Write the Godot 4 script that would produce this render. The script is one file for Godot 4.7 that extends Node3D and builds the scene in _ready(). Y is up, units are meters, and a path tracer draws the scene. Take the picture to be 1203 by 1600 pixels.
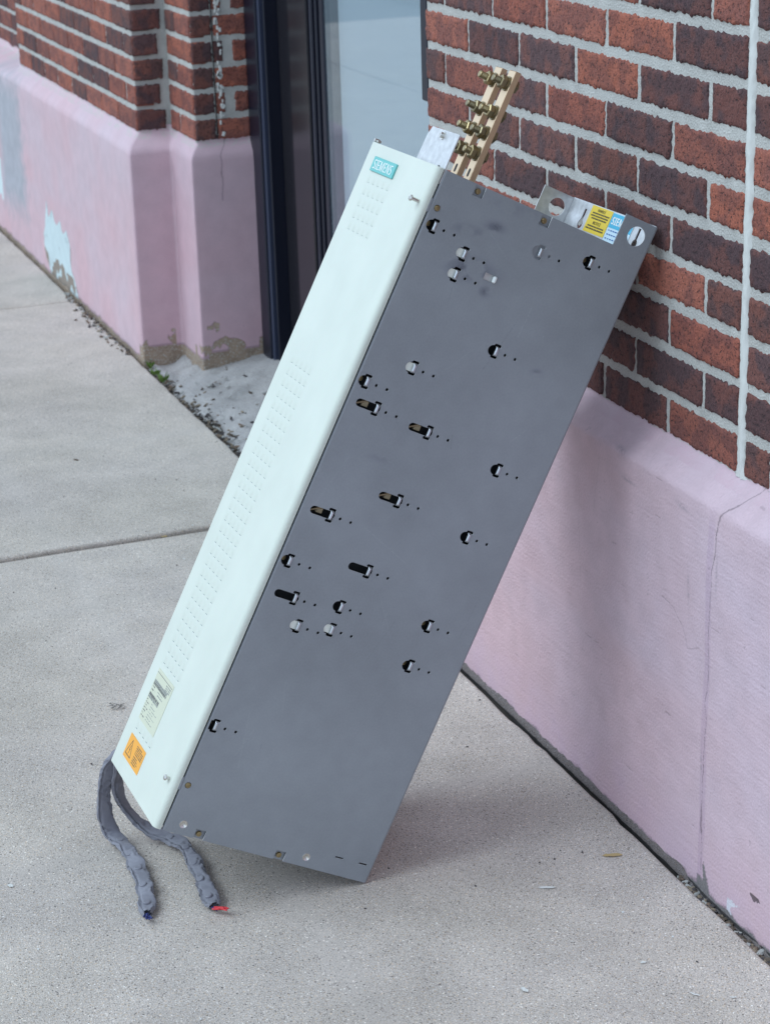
extends Node3D

# ------------------------------------------------------------------ shared state
var M := {}
var noise := FastNoiseLite.new()
var rng := RandomNumberGenerator.new()
var LUT := PackedByteArray()
var brick_cache := {}
const COURSE := 0.06637
const BRICK_BASE := 0.6222
const MODULE := 0.2032

# ------------------------------------------------------------------ scene helpers
func tag(o: Node, label := "", category := "", group := "", kind := "") -> Node:
	if label: o.set_meta("label", label)
	if category: o.set_meta("category", category)
	if group: o.set_meta("group", group)
	if kind: o.set_meta("kind", kind)
	return o

func thing(called: String, label: String, category: String, at := Vector3.ZERO, group := "") -> Node3D:
	var o := Node3D.new()
	o.name = called
	o.position = at
	add_child(o, true)
	tag(o, label, category, group)
	return o

func put(called: String, m: Mesh, mat, parent: Node = null, at := Vector3.ZERO, basis := Basis()) -> MeshInstance3D:
	var o := MeshInstance3D.new()
	o.name = called
	o.mesh = m
	if mat is Array:
		for i in mat.size():
			o.set_surface_override_material(i, mat[i])
	elif mat:
		o.material_override = mat
	o.transform = Transform3D(basis, at)
	(parent if parent else self).add_child(o, true)
	return o

# ------------------------------------------------------------------ mesh helpers
func begin() -> SurfaceTool:
	var st := SurfaceTool.new()
	st.begin(Mesh.PRIMITIVE_TRIANGLES)
	return st

# a flat convex polygon facing n
func face(st: SurfaceTool, p: Array, n: Vector3, uv := []) -> void:
	n = n.normalized()
	for i in range(1, p.size() - 1):
		var k := [0, i, i + 1]
		var g: Vector3 = (p[k[1]] - p[k[0]]).cross(p[k[2]] - p[k[0]])
		if g.dot(n) > 0.0:
			k = [0, i + 1, i]
		for q in k:
			st.set_normal(n)
			st.set_uv(uv[q] if uv.size() else Vector2(p[q].x, p[q].y))
			st.add_vertex(p[q])

func quad_auto(st: SurfaceTool, p: Array, n: Vector3) -> void:
	var g: Vector3 = (p[1] - p[0]).cross(p[2] - p[0])
	if g.length() < 1e-12:
		g = (p[2] - p[0]).cross(p[3] - p[0])
	if g.dot(n) < 0.0:
		g = -g
	face(st, p, g)

# a box with chamfered edges, centred
func block(size: Vector3, r := 0.001) -> ArrayMesh:
	var st := begin()
	add_block(st, Vector3.ZERO, size, r)
	return st.commit()

func add_block(st: SurfaceTool, c: Vector3, size: Vector3, r := 0.001, b := Basis()) -> void:
	var h := size / 2.0
	r = minf(r, minf(h.x, minf(h.y, h.z)) * 0.9)
	var P := func(sx: float, sy: float, sz: float, ax: int) -> Vector3:
		var v := Vector3(sx * (h.x - r), sy * (h.y - r), sz * (h.z - r))
		v[ax] = [sx, sy, sz][ax] * h[ax]
		return c + b * v
	for ax in 3:
		var o1 := (ax + 1) % 3
		var o2 := (ax + 2) % 3
		for s in [-1.0, 1.0]:
			var pts := []
			for q in [[-1.0, -1.0], [1.0, -1.0], [1.0, 1.0], [-1.0, 1.0]]:
				var sg := [0.0, 0.0, 0.0]
				sg[ax] = s
				sg[o1] = q[0]
				sg[o2] = q[1]
				pts.append(P.call(sg[0], sg[1], sg[2], ax))
			var n := Vector3.ZERO
			n[ax] = s
			face(st, pts, b * n)
	if r <= 0.0:
		return
	for ax in 3:
		var o1 := (ax + 1) % 3
		var o2 := (ax + 2) % 3
		for s1 in [-1.0, 1.0]:
			for s2 in [-1.0, 1.0]:
				var pts := []
				for e in [[-1.0, o1], [1.0, o1], [1.0, o2], [-1.0, o2]]:
					var sg := [0.0, 0.0, 0.0]
					sg[ax] = e[0]
					sg[o1] = s1
					sg[o2] = s2
					pts.append(P.call(sg[0], sg[1], sg[2], e[1]))
				var n := Vector3.ZERO
				n[o1] = s1
				n[o2] = s2
				face(st, pts, b * n)
	for sx in [-1.0, 1.0]:
		for sy in [-1.0, 1.0]:
			for sz in [-1.0, 1.0]:
				face(st, [P.call(sx, sy, sz, 0), P.call(sx, sy, sz, 1), P.call(sx, sy, sz, 2)], b * Vector3(sx, sy, sz))

# a lathed profile [r, y] about y; n sides; smooth round or flat
func lathe(profile: Array, n := 16, flat := false) -> ArrayMesh:
	var st := begin()
	for i in profile.size() - 1:
		var a: Vector2 = profile[i]
		var b: Vector2 = profile[i + 1]
		var d := b - a
		if d.length() < 1e-7:
			continue
		var nn := Vector2(d.y, -d.x).normalized()
		for k in n:
			var t0 := TAU * k / n
			var t1 := TAU * (k + 1) / n
			var tm := (t0 + t1) / 2.0
			var pts := [[a, t0], [a, t1], [b, t1], [b, t0]]
			var V := []
			var N := []
			for q in pts:
				V.append(Vector3(q[0].x * cos(q[1]), q[0].y, q[0].x * sin(q[1])))
				var tt: float = tm if flat else q[1]
				N.append(Vector3(nn.x * cos(tt), nn.y, nn.x * sin(tt)))
			for tri in [[0, 1, 2], [0, 2, 3]]:
				var g: Vector3 = (V[tri[1]] - V[tri[0]]).cross(V[tri[2]] - V[tri[0]])
				if g.length() < 1e-14:
					continue
				if g.dot(N[tri[0]] + N[tri[1]] + N[tri[2]]) > 0.0:
					tri = [tri[0], tri[2], tri[1]]
				for q in tri:
					st.set_normal(N[q])
					st.set_uv(Vector2(0, 0))
					st.add_vertex(V[q])
	return st.commit()

# a sheet of (nu+1) x (nv+1) vertices; pos(i, j); out(i, j) a vector on the outer side
func sheet(nu: int, nv: int, pos: Callable, out: Callable, uvf = null, colf = null) -> ArrayMesh:
	var V := PackedVector3Array()
	var N := PackedVector3Array()
	var U := PackedVector2Array()
	var C := PackedColorArray()
	var I := PackedInt32Array()
	for j in nv + 1:
		for i in nu + 1:
			V.append(pos.call(i, j))
			U.append(uvf.call(i, j) if uvf else Vector2(float(i) / nu, float(j) / nv))
			if colf: C.append(colf.call(i, j))
	var w := nu + 1
	var first := (V[1] - V[0]).cross(V[w] - V[0])
	var sgn := 0.0
	for j in nv + 1:
		for i in nu + 1:
			var a := V[j * w + mini(i + 1, nu)] - V[j * w + maxi(i - 1, 0)]
			var b := V[mini(j + 1, nv) * w + i] - V[maxi(j - 1, 0) * w + i]
			var n := a.cross(b).normalized()
			var o: Vector3 = out.call(i, j)
			if n.dot(o) < 0.0: n = -n
			N.append(n)
	for j in nv:
		for i in nu:
			var q := [j * w + i, j * w + i + 1, (j + 1) * w + i + 1, (j + 1) * w + i]
			for t in [[q[0], q[1], q[2]], [q[0], q[2], q[3]]]:
				var g: Vector3 = (V[t[1]] - V[t[0]]).cross(V[t[2]] - V[t[0]])
				if g.dot(N[t[0]] + N[t[1]] + N[t[2]]) > 0.0:
					t = [t[0], t[2], t[1]]
				I.append(t[0]); I.append(t[1]); I.append(t[2])
	var arr := []
	arr.resize(Mesh.ARRAY_MAX)
	arr[Mesh.ARRAY_VERTEX] = V
	arr[Mesh.ARRAY_NORMAL] = N
	arr[Mesh.ARRAY_TEX_UV] = U
	if colf: arr[Mesh.ARRAY_COLOR] = C
	arr[Mesh.ARRAY_INDEX] = I
	var m := ArrayMesh.new()
	m.add_surface_from_arrays(Mesh.PRIMITIVE_TRIANGLES, arr)
	return m

# a polygon in xy drawn out along z from z0 to z1 (walls and both ends), convex or not
func prism(poly: PackedVector2Array, z0: float, z1: float) -> ArrayMesh:
	var st := begin()
	var tri := Geometry2D.triangulate_polygon(poly)
	for k in range(0, tri.size(), 3):
		var a := poly[tri[k]]
		var b := poly[tri[k + 1]]
		var c := poly[tri[k + 2]]
		face(st, [Vector3(a.x, a.y, z1), Vector3(b.x, b.y, z1), Vector3(c.x, c.y, z1)], Vector3(0, 0, 1))
		face(st, [Vector3(a.x, a.y, z0), Vector3(b.x, b.y, z0), Vector3(c.x, c.y, z0)], Vector3(0, 0, -1))
	var cw := Geometry2D.is_polygon_clockwise(poly)
	for i in poly.size():
		var a := poly[i]
		var b := poly[(i + 1) % poly.size()]
		var e := b - a
		var n := Vector3(e.y, -e.x, 0) * (-1.0 if cw else 1.0)
		face(st, [Vector3(a.x, a.y, z0), Vector3(b.x, b.y, z0), Vector3(b.x, b.y, z1), Vector3(a.x, a.y, z1)], n)
	return st.commit()

func disc_poly(c: Vector2, r: float, n := 20, a0 := 0.0, a1 := TAU) -> PackedVector2Array:
	var p := PackedVector2Array()
	var full := absf(a1 - a0 - TAU) < 1e-4
	for i in (n if full else n + 1):
		var t := a0 + (a1 - a0) * i / n
		p.append(c + Vector2(cos(t), sin(t)) * r)
	return p

func rect_poly(x0: float, y0: float, x1: float, y1: float) -> PackedVector2Array:
	return PackedVector2Array([Vector2(x0, y0), Vector2(x1, y0), Vector2(x1, y1), Vector2(x0, y1)])

func stadium(c: Vector2, half: float, r: float) -> PackedVector2Array:   # long along x
	var p := disc_poly(c + Vector2(half, 0), r, 8, -PI / 2, PI / 2)
	p.append_array(disc_poly(c - Vector2(half, 0), r, 8, PI / 2, PI * 1.5))
	return p

func merged(a: PackedVector2Array, b: PackedVector2Array) -> PackedVector2Array:
	var m := Geometry2D.merge_polygons(a, b)
	for q in m:
		if not Geometry2D.is_polygon_clockwise(q):
			return q
	return m[0]

# ------------------------------------------------------------------ texture helpers
func lin8(v: float) -> int:
	return LUT[clampi(int(v * 1023.0), 0, 1023)]

func noise_bytes(s: int, freq: float, w: int, h: int, oct := 3, type := FastNoiseLite.TYPE_SIMPLEX_SMOOTH) -> PackedByteArray:
	var f := FastNoiseLite.new()
	f.seed = s
	f.noise_type = type
	f.frequency = freq
	f.fractal_octaves = oct
	f.fractal_type = FastNoiseLite.FRACTAL_FBM if oct > 1 else FastNoiseLite.FRACTAL_NONE
	var im := f.get_seamless_image(w, h)
	im.convert(Image.FORMAT_L8)
	return im.get_data()

func tex(bytes: PackedByteArray, w: int, h: int) -> ImageTexture:
	return ImageTexture.create_from_image(Image.create_from_data(w, h, false, Image.FORMAT_RGB8, bytes))

func tex_l(bytes: PackedByteArray, w: int, h: int) -> ImageTexture:
	return ImageTexture.create_from_image(Image.create_from_data(w, h, false, Image.FORMAT_L8, bytes))

func lin(r: float, g: float, b: float) -> Color:
	return Color(r, g, b).linear_to_srgb()

func mat(c: Color, rough := 0.6, metal := 0.0) -> StandardMaterial3D:
	var m := StandardMaterial3D.new()
	m.albedo_color = c
	m.roughness = rough
	m.metallic = metal
	return m

func tri_mat(t: Texture2D, per: float, rough: float, bump: Texture2D = null, cm := 0.1, world := true, offset := Vector3.ZERO) -> StandardMaterial3D:
	var m := StandardMaterial3D.new()
	m.albedo_texture = t
	m.roughness = rough
	m.uv1_triplanar = true
	m.uv1_world_triplanar = world
	m.uv1_scale = Vector3.ONE / per
	m.uv1_offset = offset
	m.uv1_triplanar_sharpness = 6.0
	if bump:
		m.heightmap_enabled = true
		m.heightmap_texture = bump
		m.heightmap_scale = cm
	return m

func in_poly(p: Vector2, poly: PackedVector2Array) -> bool:
	return Geometry2D.is_point_in_polygon(p, poly)

func seg_dist(p: Vector2, pts: Array) -> float:
	var best := 1e9
	for i in pts.size() - 1:
		best = minf(best, p.distance_to(Geometry2D.get_closest_point_to_segment(p, pts[i], pts[i + 1])))
	return best

# ------------------------------------------------------------------ materials
func make_materials() -> void:
	LUT.resize(1024)
	for i in 1024:
		LUT[i] = int(round(clampf(Color(i / 1023.0, 0, 0).linear_to_srgb().r, 0.0, 1.0) * 255.0))
	noise.seed = 7
	noise.noise_type = FastNoiseLite.TYPE_SIMPLEX_SMOOTH
	noise.frequency = 1.0
	noise.fractal_type = FastNoiseLite.FRACTAL_NONE
	# concrete, one metre to the tile
	var W := 1024
	var big := noise_bytes(11, 0.006, W, W, 4)
	var fine := noise_bytes(12, 0.40, W, W, 2)
	var spk := noise_bytes(13, 0.43, W, W, 1, FastNoiseLite.TYPE_SIMPLEX)
	var spk2 := noise_bytes(14, 0.16, W, W, 1, FastNoiseLite.TYPE_SIMPLEX)
	var out := PackedByteArray()
	out.resize(W * W * 3)
	var hgt := PackedByteArray()
	hgt.resize(W * W)
	for i in W * W:
		var b := big[i] / 255.0
		var f := 0.5 + 0.55 * (rng.randf() - 0.5) + 0.45 * (fine[i] / 255.0 - 0.5)
		var s := spk[i] / 255.0
		var g := spk2[i] / 255.0
		var v := 0.445 * (1.0 + 0.20 * (b - 0.5) + 0.85 * (f - 0.5))
		var r := v * 1.12
		var gg := v * 0.98
		var bb := v * 0.875
		if s > 0.82:
			var k := minf((s - 0.82) * 6.0, 0.8)
			r += k * 0.30; gg += k * 0.30; bb += k * 0.29
		elif s < 0.17:
			var k := minf((0.17 - s) * 7.0, 0.8)
			r *= 1.0 - k * 0.75; gg *= 1.0 - k * 0.78; bb *= 1.0 - k * 0.80
		if g > 0.86:
			r *= 1.08; gg *= 0.98; bb *= 0.86
		out[i * 3] = lin8(r)
		out[i * 3 + 1] = lin8(gg)
		out[i * 3 + 2] = lin8(bb)
		hgt[i] = clampi(int(128.0 + 120.0 * (f - 0.5) + (60.0 if s > 0.8 else (-70.0 if s < 0.2 else 0.0))), 0, 255)
	for k in 21000:
		var x := rng.randi_range(0, W - 3)
		var y := rng.randi_range(0, W - 3)
		var pale := rng.randf() < 0.52
		var fac := rng.randf_range(1.12, 1.40) if pale else rng.randf_range(0.40, 0.78)
		var big_one := rng.randf() < 0.22
		for q in (4 if big_one else 2):
			var n: int = (y + (q >> 1)) * W + x + (q & 1)
			out[n * 3] = clampi(int(out[n * 3] * fac), 0, 255)
			out[n * 3 + 1] = clampi(int(out[n * 3 + 1] * fac), 0, 255)
			out[n * 3 + 2] = clampi(int(out[n * 3 + 2] * (fac if pale else fac * 1.02)), 0, 255)
	var ct := tex(out, W, W)
	var ch := tex_l(hgt, W, W)
	M.concrete = tri_mat(ct, 1.0, 0.92, ch, 0.07)
	M.concrete.vertex_color_use_as_albedo = true
	M.rough_concrete = tri_mat(ct, 0.83, 0.95, ch, 0.25)
	M.rough_concrete.albedo_color = Color(0.86, 0.89, 0.93)
	# mortar
	W = 512
	big = noise_bytes(21, 0.012, W, W, 4)
	fine = noise_bytes(22, 0.2, W, W, 3)
	out.resize(W * W * 3)
	hgt.resize(W * W)
	for i in W * W:
		var v := 0.45 * (1.0 + 0.25 * (big[i] / 255.0 - 0.5) + 0.42 * (fine[i] / 255.0 - 0.5))
		out[i * 3] = lin8(v * 1.01)
		out[i * 3 + 1] = lin8(v * 0.985)
		out[i * 3 + 2] = lin8(v * 0.925)
		hgt[i] = fine[i]
	M.mortar = tri_mat(tex(out, W, W), 0.4, 0.95, tex_l(hgt, W, W), 0.12)
	M.dark_mortar = M.mortar.duplicate()
	M.dark_mortar.albedo_color = Color(0.80, 0.77, 0.72)
	# two brick faces, wire cut and flashed
	W = 768
	for kind in 2:
		big = noise_bytes(31 + kind, 0.010, W, W, 3)
		fine = noise_bytes(35 + kind, 0.16, W, W, 3)
		spk = noise_bytes(39 + kind, 0.075, W, W, 2)
		out.resize(W * W * 3)
		hgt.resize(W * W)
		var a: Vector3 = [Vector3(0.340, 0.112, 0.075), Vector3(0.170, 0.068, 0.057)][kind]
		var d: Vector3 = [Vector3(0.235, 0.083, 0.064), Vector3(0.102, 0.054, 0.056)][kind]
		for i in W * W:
			var k := smoothstep(0.36, 0.66, big[i] / 255.0)
			var c := a.lerp(d, k)
			var f := fine[i] / 255.0
			var p := spk[i] / 255.0
			c *= 0.62 + 0.76 * f
			var pit := smoothstep(0.56, 0.68, p) * smoothstep(0.50, 0.60, f)
			c = c.lerp(Vector3(0.022, 0.014, 0.017), pit * 0.85)
			if f > 0.86:
				c = c.lerp(Vector3(0.34, 0.20, 0.14), 0.35)
			out[i * 3] = lin8(c.x)
			out[i * 3 + 1] = lin8(c.y)
			out[i * 3 + 2] = lin8(c.z)
			hgt[i] = clampi(int(150.0 + 120.0 * (f - 0.5) - 110.0 * pit), 0, 255)
		var t := tex(out, W, W)
		var h := tex_l(hgt, W, W)
		for v in 4:
			var m := tri_mat(t, 0.52, 0.9, h, 0.22, true, Vector3(0.17 * v, 0.31 * v, 0.23 * v))
			m.albedo_color = [Color(1, 1, 1), Color(0.93, 0.90, 0.90), Color(1.0, 0.97, 0.94), Color(0.88, 0.88, 0.90)][v]
			M["brick_%d_%d" % [kind, v]] = m
	# steel side: galvanised sheet with smudges at their places (u = depth, v = length)
	W = 1024
	var per := 1.1
	big = noise_bytes(51, 0.004, W, W, 4)
	fine = noise_bytes(52, 0.28, W, W, 2)
	spk = noise_bytes(53, 0.030, W, W, 4)
	out.resize(W * W * 3)
	var smudges := [[0.952, 0.236, 0.011, 0.006, 0.5], [0.886, 0.245, 0.028, 0.011, 0.55], [0.884, 0.236, 0.010, 0.008, 0.5], [0.934, 0.268, 0.030, 0.006, 0.25], [0.866, 0.212, 0.007, 0.006, 0.45], [0.790, 0.085, 0.007, 0.004, 0.4], [0.60, 0.255, 0.020, 0.005, 0.16], [0.985, 0.22, 0.05, 0.008, 0.15]]
	for j in W:
		for i in W:
			var n := j * W + i
			var v := 0.287 * (1.0 + 0.22 * (big[n] / 255.0 - 0.5) + 0.08 * (spk[n] / 255.0 - 0.5) + 0.10 * (fine[n] / 255.0 - 0.5))
			var s := (1.0 - (j + 0.5) / W) * per
			var t := (1.0 - (i + 0.5) / W) * per
			var k := 0.0
			if s > 0.56:
				for q in smudges:
					var e := pow((s - q[0] + 0.12 * (t - q[1])) / q[3], 2) + pow((t - q[1]) / q[2], 2)
					if e < 6.0:
						k = maxf(k, exp(-e * 0.7) * q[4] * smoothstep(0.38, 0.66, spk[n] / 255.0) * (0.6 + 0.9 * fine[n] / 255.0) * 0.95)
			v *= 1.0 - minf(k, 0.7)
			out[n * 3] = lin8(v * 0.96)
			out[n * 3 + 1] = lin8(v * 1.02)
			out[n * 3 + 2] = lin8(v * (1.10 + 0.25 * k))
	for k in 24:
		var sx := rng.randi_range(int(W * 0.69), W - 8)
		var sy := rng.randi_range(40, W - 60)
		var ang := rng.randf_range(0.9, 2.2) if k % 3 else rng.randf() * PI
		var ln := rng.randi_range(12, 90)
		var up := rng.randf() < 0.6
		var sl := rng.randf_range(0.03, 0.08)
		for q in ln:
			var px := sx + int(cos(ang) * q)
			var py := sy + int(sin(ang) * q)
			if px < 0 or py < 0 or px >= W or py >= W or rng.randf() < 0.25: continue
			var n := (py * W + px) * 3
			for cn in 3:
				out[n + cn] = clampi(int(out[n + cn] * (1.0 + (sl if up else -sl))), 0, 255)
	M.steel = tri_mat(tex(out, W, W), per, 0.48, tex_l(fine, W, W), 0.004, false)
	M.steel.metallic = 0.15
	M.steel_plain = mat(lin(0.268, 0.28, 0.302), 0.48, 0.15)
	M.cover = mat(lin(0.605, 0.628, 0.555), 0.42)
	fine.resize(0)
	fine = noise_bytes(55, 0.20, 512, 512, 3)
	M.cover.albedo_color = Color.WHITE
	M.cover.albedo_texture = tex_of_grey(56, 0.010, 0.60, 0.085, 512, Vector3(1.008, 1.047, 0.925))
	M.cover.uv1_triplanar = true
	M.cover.uv1_scale = Vector3.ONE / 0.62
	M.cover.heightmap_enabled = true
	M.cover.heightmap_texture = tex_l(fine, 512, 512)
	M.cover.heightmap_scale = 0.006
	M.galv = tri_mat(tex_of_grey(61, 0.03, 0.62, 0.35, 256), 0.12, 0.42, null, 0.0, false)
	M.galv.metallic = 0.75
	M.bridge = mat(lin(0.55, 0.57, 0.60), 0.28, 0.85)
	M.brass = mat(lin(0.36, 0.28, 0.15), 0.36, 0.85)
	M.olive_brass = mat(lin(0.27, 0.22, 0.13), 0.38, 0.85)
	M.copper = mat(lin(0.74, 0.55, 0.36), 0.34, 0.85)
	M.silver = mat(lin(0.66, 0.64, 0.60), 0.25, 0.95)
	M.black = mat(lin(0.012, 0.012, 0.013), 0.7)
	M.louver_mouth = mat(lin(0.20, 0.22, 0.21), 0.7)
	M.inner = mat(lin(0.03, 0.03, 0.032), 0.7)
	M.plastic = mat(lin(0.80, 0.81, 0.74), 0.5)
	M.tan = mat(lin(0.42, 0.33, 0.20), 0.6)
	M.teal = mat(lin(0.12, 0.45, 0.43), 0.4)
	M.white = mat(lin(0.80, 0.82, 0.80), 0.5)
	M.ink = mat(lin(0.03, 0.03, 0.03), 0.6)
	M.blue_ink = mat(lin(0.03, 0.12, 0.35), 0.6)
	M.cyan = mat(lin(0.05, 0.42, 0.62), 0.45)
	M.yellow = mat(lin(0.78, 0.55, 0.03), 0.45)
	M.pale_label = mat(lin(0.56, 0.72, 0.80), 0.35)
	M.navy = mat(lin(0.006, 0.008, 0.019), 0.36)
	M.navy_edge = mat(lin(0.030, 0.038, 0.070), 0.4)
	M.panel_dark = mat(lin(0.014, 0.013, 0.017), 0.2)
	M.blind = mat(lin(0.34, 0.42, 0.47), 0.85)
	M.glass = mat(Color(0.75, 0.85, 0.9, 0.08), 0.02)
	M.glass.transparency = BaseMaterial3D.TRANSPARENCY_ALPHA
	M.glass.metallic_specular = 0.5
	M.caulk = mat(lin(0.62, 0.62, 0.59), 0.7)
	M.sleeve = tri_mat(tex_of_grey(71, 0.25, 0.21, 0.25, 256, Vector3(1.0, 0.97, 1.13)), 0.05, 0.62, null, 0.0, false)
	M.sleeve.rim_enabled = true
	M.sleeve.rim = 0.3
	M.red = mat(lin(0.62, 0.03, 0.04), 0.5)
	M.blue_wire = mat(lin(0.03, 0.04, 0.16), 0.45)
	M.asphalt = mat(lin(0.10, 0.10, 0.105), 0.95)
	M.dirt = mat(lin(0.055, 0.045, 0.038), 1.0)
	M.leaf = mat(lin(0.42, 0.30, 0.14), 0.8)
	M.paper = mat(lin(0.64, 0.63, 0.60), 0.8)
	M.weed = mat(lin(0.11, 0.17, 0.035), 0.7)
	M.weed.backlight_enabled = true
	M.weed.backlight = Color(0.2, 0.3, 0.05)
	M.twig = mat(lin(0.10, 0.075, 0.055), 0.9)
	M.cement = M.rough_concrete.duplicate()
	M.cement.albedo_color = Color(0.58, 0.57, 0.59)
	M.dry = mat(lin(0.26, 0.24, 0.22), 0.9)
	M.chip = mat(Color.WHITE, 0.9)
	M.chip.vertex_color_use_as_albedo = true
	M.upper = mat(lin(0.16, 0.06, 0.045), 0.95)

func tex_of_grey(s: int, freq: float, base: float, amp: float, w: int, tint := Vector3(1, 1, 1)) -> ImageTexture:
	var n := noise_bytes(s, freq, w, w, 4)
	var o := PackedByteArray()
	o.resize(w * w * 3)
	for i in w * w:
		var v := base * (1.0 + amp * (n[i] / 255.0 - 0.5))
		o[i * 3] = lin8(v * tint.x)
		o[i * 3 + 1] = lin8(v * tint.y)
		o[i * 3 + 2] = lin8(v * tint.z)
	return tex(o, w, w)

# ------------------------------------------------------------------ _ready: camera, sky, sun, exposure first
func _ready() -> void:
	rng.seed = 4242
	var cam := Camera3D.new()
	cam.name = "camera"
	var attr := CameraAttributesPhysical.new()
	attr.frustum_focal_length = 49.41
	attr.frustum_focus_distance = 3.0
	attr.exposure_aperture = 8.0
	attr.frustum_near = 0.05
	attr.frustum_far = 900.0
	cam.attributes = attr
	cam.fov = 27.309
	cam.near = 0.05
	cam.far = 900.0
	add_child(cam)
	var fw := Vector3(-0.8816, -0.3380, -0.3290).normalized()
	var rt := Vector3(0.35904, -0.02889, -0.93290)
	rt = (rt - fw * rt.dot(fw)).normalized()
	cam.transform = Transform3D(Basis(rt, rt.cross(fw), -fw), Vector3(2.37347, 1.5651, 1.35554))
	cam.current = true

	var sky_mat := ProceduralSkyMaterial.new()
	sky_mat.sky_top_color = Color(0.735, 0.827, 0.936)
	sky_mat.sky_horizon_color = Color(0.843, 0.901, 0.964)
	sky_mat.sky_curve = 0.16
	sky_mat.ground_bottom_color = Color(0.38, 0.38, 0.38)
	sky_mat.ground_horizon_color = Color(0.60, 0.62, 0.64)
	sky_mat.sun_angle_max = 12.0
	sky_mat.sky_energy_multiplier = 0.92
	var sky := Sky.new()
	sky.sky_material = sky_mat
	var env := Environment.new()
	env.background_mode = Environment.BG_SKY
	env.sky = sky
	env.tonemap_mode = Environment.TONE_MAPPER_LINEAR
	env.tonemap_exposure = 2.15
	env.sdfgi_enabled = true
	env.ssao_enabled = true
	env.ssil_enabled = true
	var we := WorldEnvironment.new()
	we.name = "environment"
	we.environment = env
	add_child(we)
	var sun := DirectionalLight3D.new()
	sun.name = "sun"
	sun.light_energy = 0.36
	sun.light_color = Color(0.86, 0.94, 1.0)
	sun.light_angular_distance = 44.0
	sun.shadow_enabled = true
	add_child(sun)
	sun.look_at_from_position(Vector3.ZERO, Vector3(0.10, -0.95, -0.80))

	make_materials()
	build_ground()
	build_brick_wall()
	build_pillar()
	build_doorway()
	build_enclosure()
	build_cables()
	build_debris()

# ------------------------------------------------------------------ ground
func build_ground() -> void:
	var g := put("ground", block(Vector3(500, 0.2, 500), 0.0), M.asphalt, null, Vector3(0, -0.235, 0))
	tag(g, "dark asphalt ground running on beyond the pavement", "", "", "structure")
	var kerb := put("kerb", block(Vector3(60, 0.16, 0.15), 0.012), M.rough_concrete, null, Vector3(-6, -0.075, 3.83))
	tag(kerb, "concrete kerb along the far edge of the pavement", "", "", "structure")
	var walk := thing("sidewalk", "pale concrete pavement of large slabs in front of the shop", "", Vector3.ZERO)
	walk.remove_meta("category")
	tag(walk, "", "", "", "structure")
	var joint := -1.772
	for row in 2:
		for k in range(-4, 4):
			var x0 := joint + 2.13 * k
			var x1 := x0 + 2.13
			var z0 := 0.012 if row == 0 else 1.88
			var z1 := 1.88 if row == 0 else 3.75
			var lift := 0.0
			if k == -1 or k == -2: lift = 0.008
			put("slab", slab_mesh(x0 + 0.003, x1 - 0.003, z0 + (0.0 if row == 0 else 0.003), z1 - 0.003, lift, row == 0 and k in [-2, -1, 0]), M.concrete, walk)
	# doorway floor, older and rougher
	var nu := 90
	var nv := 20
	var door := put("doorway_floor", sheet(nu, nv,
		func(i: int, j: int):
			var x := -3.16 + 2.10 * i / nu
			var z := -0.38 + 0.374 * j / nv
			var back := clampf(-z / 0.3, 0.0, 1.0)
			var broken := 0.016 * smoothstep(0.1, 0.6, noise.get_noise_2d(x * 7.0, z * 7.0 + 3.0)) * smoothstep(0.22, 0.02, absf(z + 0.06))
			return Vector3(x, -0.004 + 0.047 * back + 0.0035 * noise.get_noise_2d(x * 14.0, z * 14.0) + 0.002 * noise.get_noise_2d(x * 60.0, z * 60.0) - broken - 0.02 * smoothstep(-0.03, 0.0, z), z),
		func(_i: int, _j: int): return Vector3.UP), M.rough_concrete)
	tag(door, "rough worn concrete floor of the shop doorway", "", "", "structure")
	var fillet := put("cement_fillet", sheet(240, 3,
		func(i: int, j: int):
			var x := -1.10 + 1.9 * i / 240.0
			var rag := 0.0014 * noise.get_noise_1d(x * 11.0) + 0.0016 * noise.get_noise_2d(x * 140.0, 3.0)
			var gone := smoothstep(-0.06, -0.02, x) * 0.012
			return [Vector3(x, 0.008 + rag * 2.0 - gone, -0.0010), Vector3(x, 0.004 + rag - gone, 0.0022), Vector3(x, 0.000 - gone, 0.0042 + rag * 0.5), Vector3(x, -0.004 - gone, 0.0046 + rag * 0.5)][j],
		func(_i: int, _j: int): return Vector3(0, 0.7, 1)), M.cement)
	tag(fillet, "grey cement fillet along the foot of the pink wall", "", "", "structure")
	var dirt := put("crack_dirt", sheet(160, 3,
		func(i: int, j: int):
			var x := -5.6 + 7.0 * i / 160.0
			return Vector3(x, -0.016 + 0.006 * noise.get_noise_2d(x * 30.0, j * 3.0), -0.055 + 0.028 * j),
		func(_i: int, _j: int): return Vector3.UP), M.dirt)
	tag(dirt, "dark dirt in the gap between pavement and building", "", "", "stuff")

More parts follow.
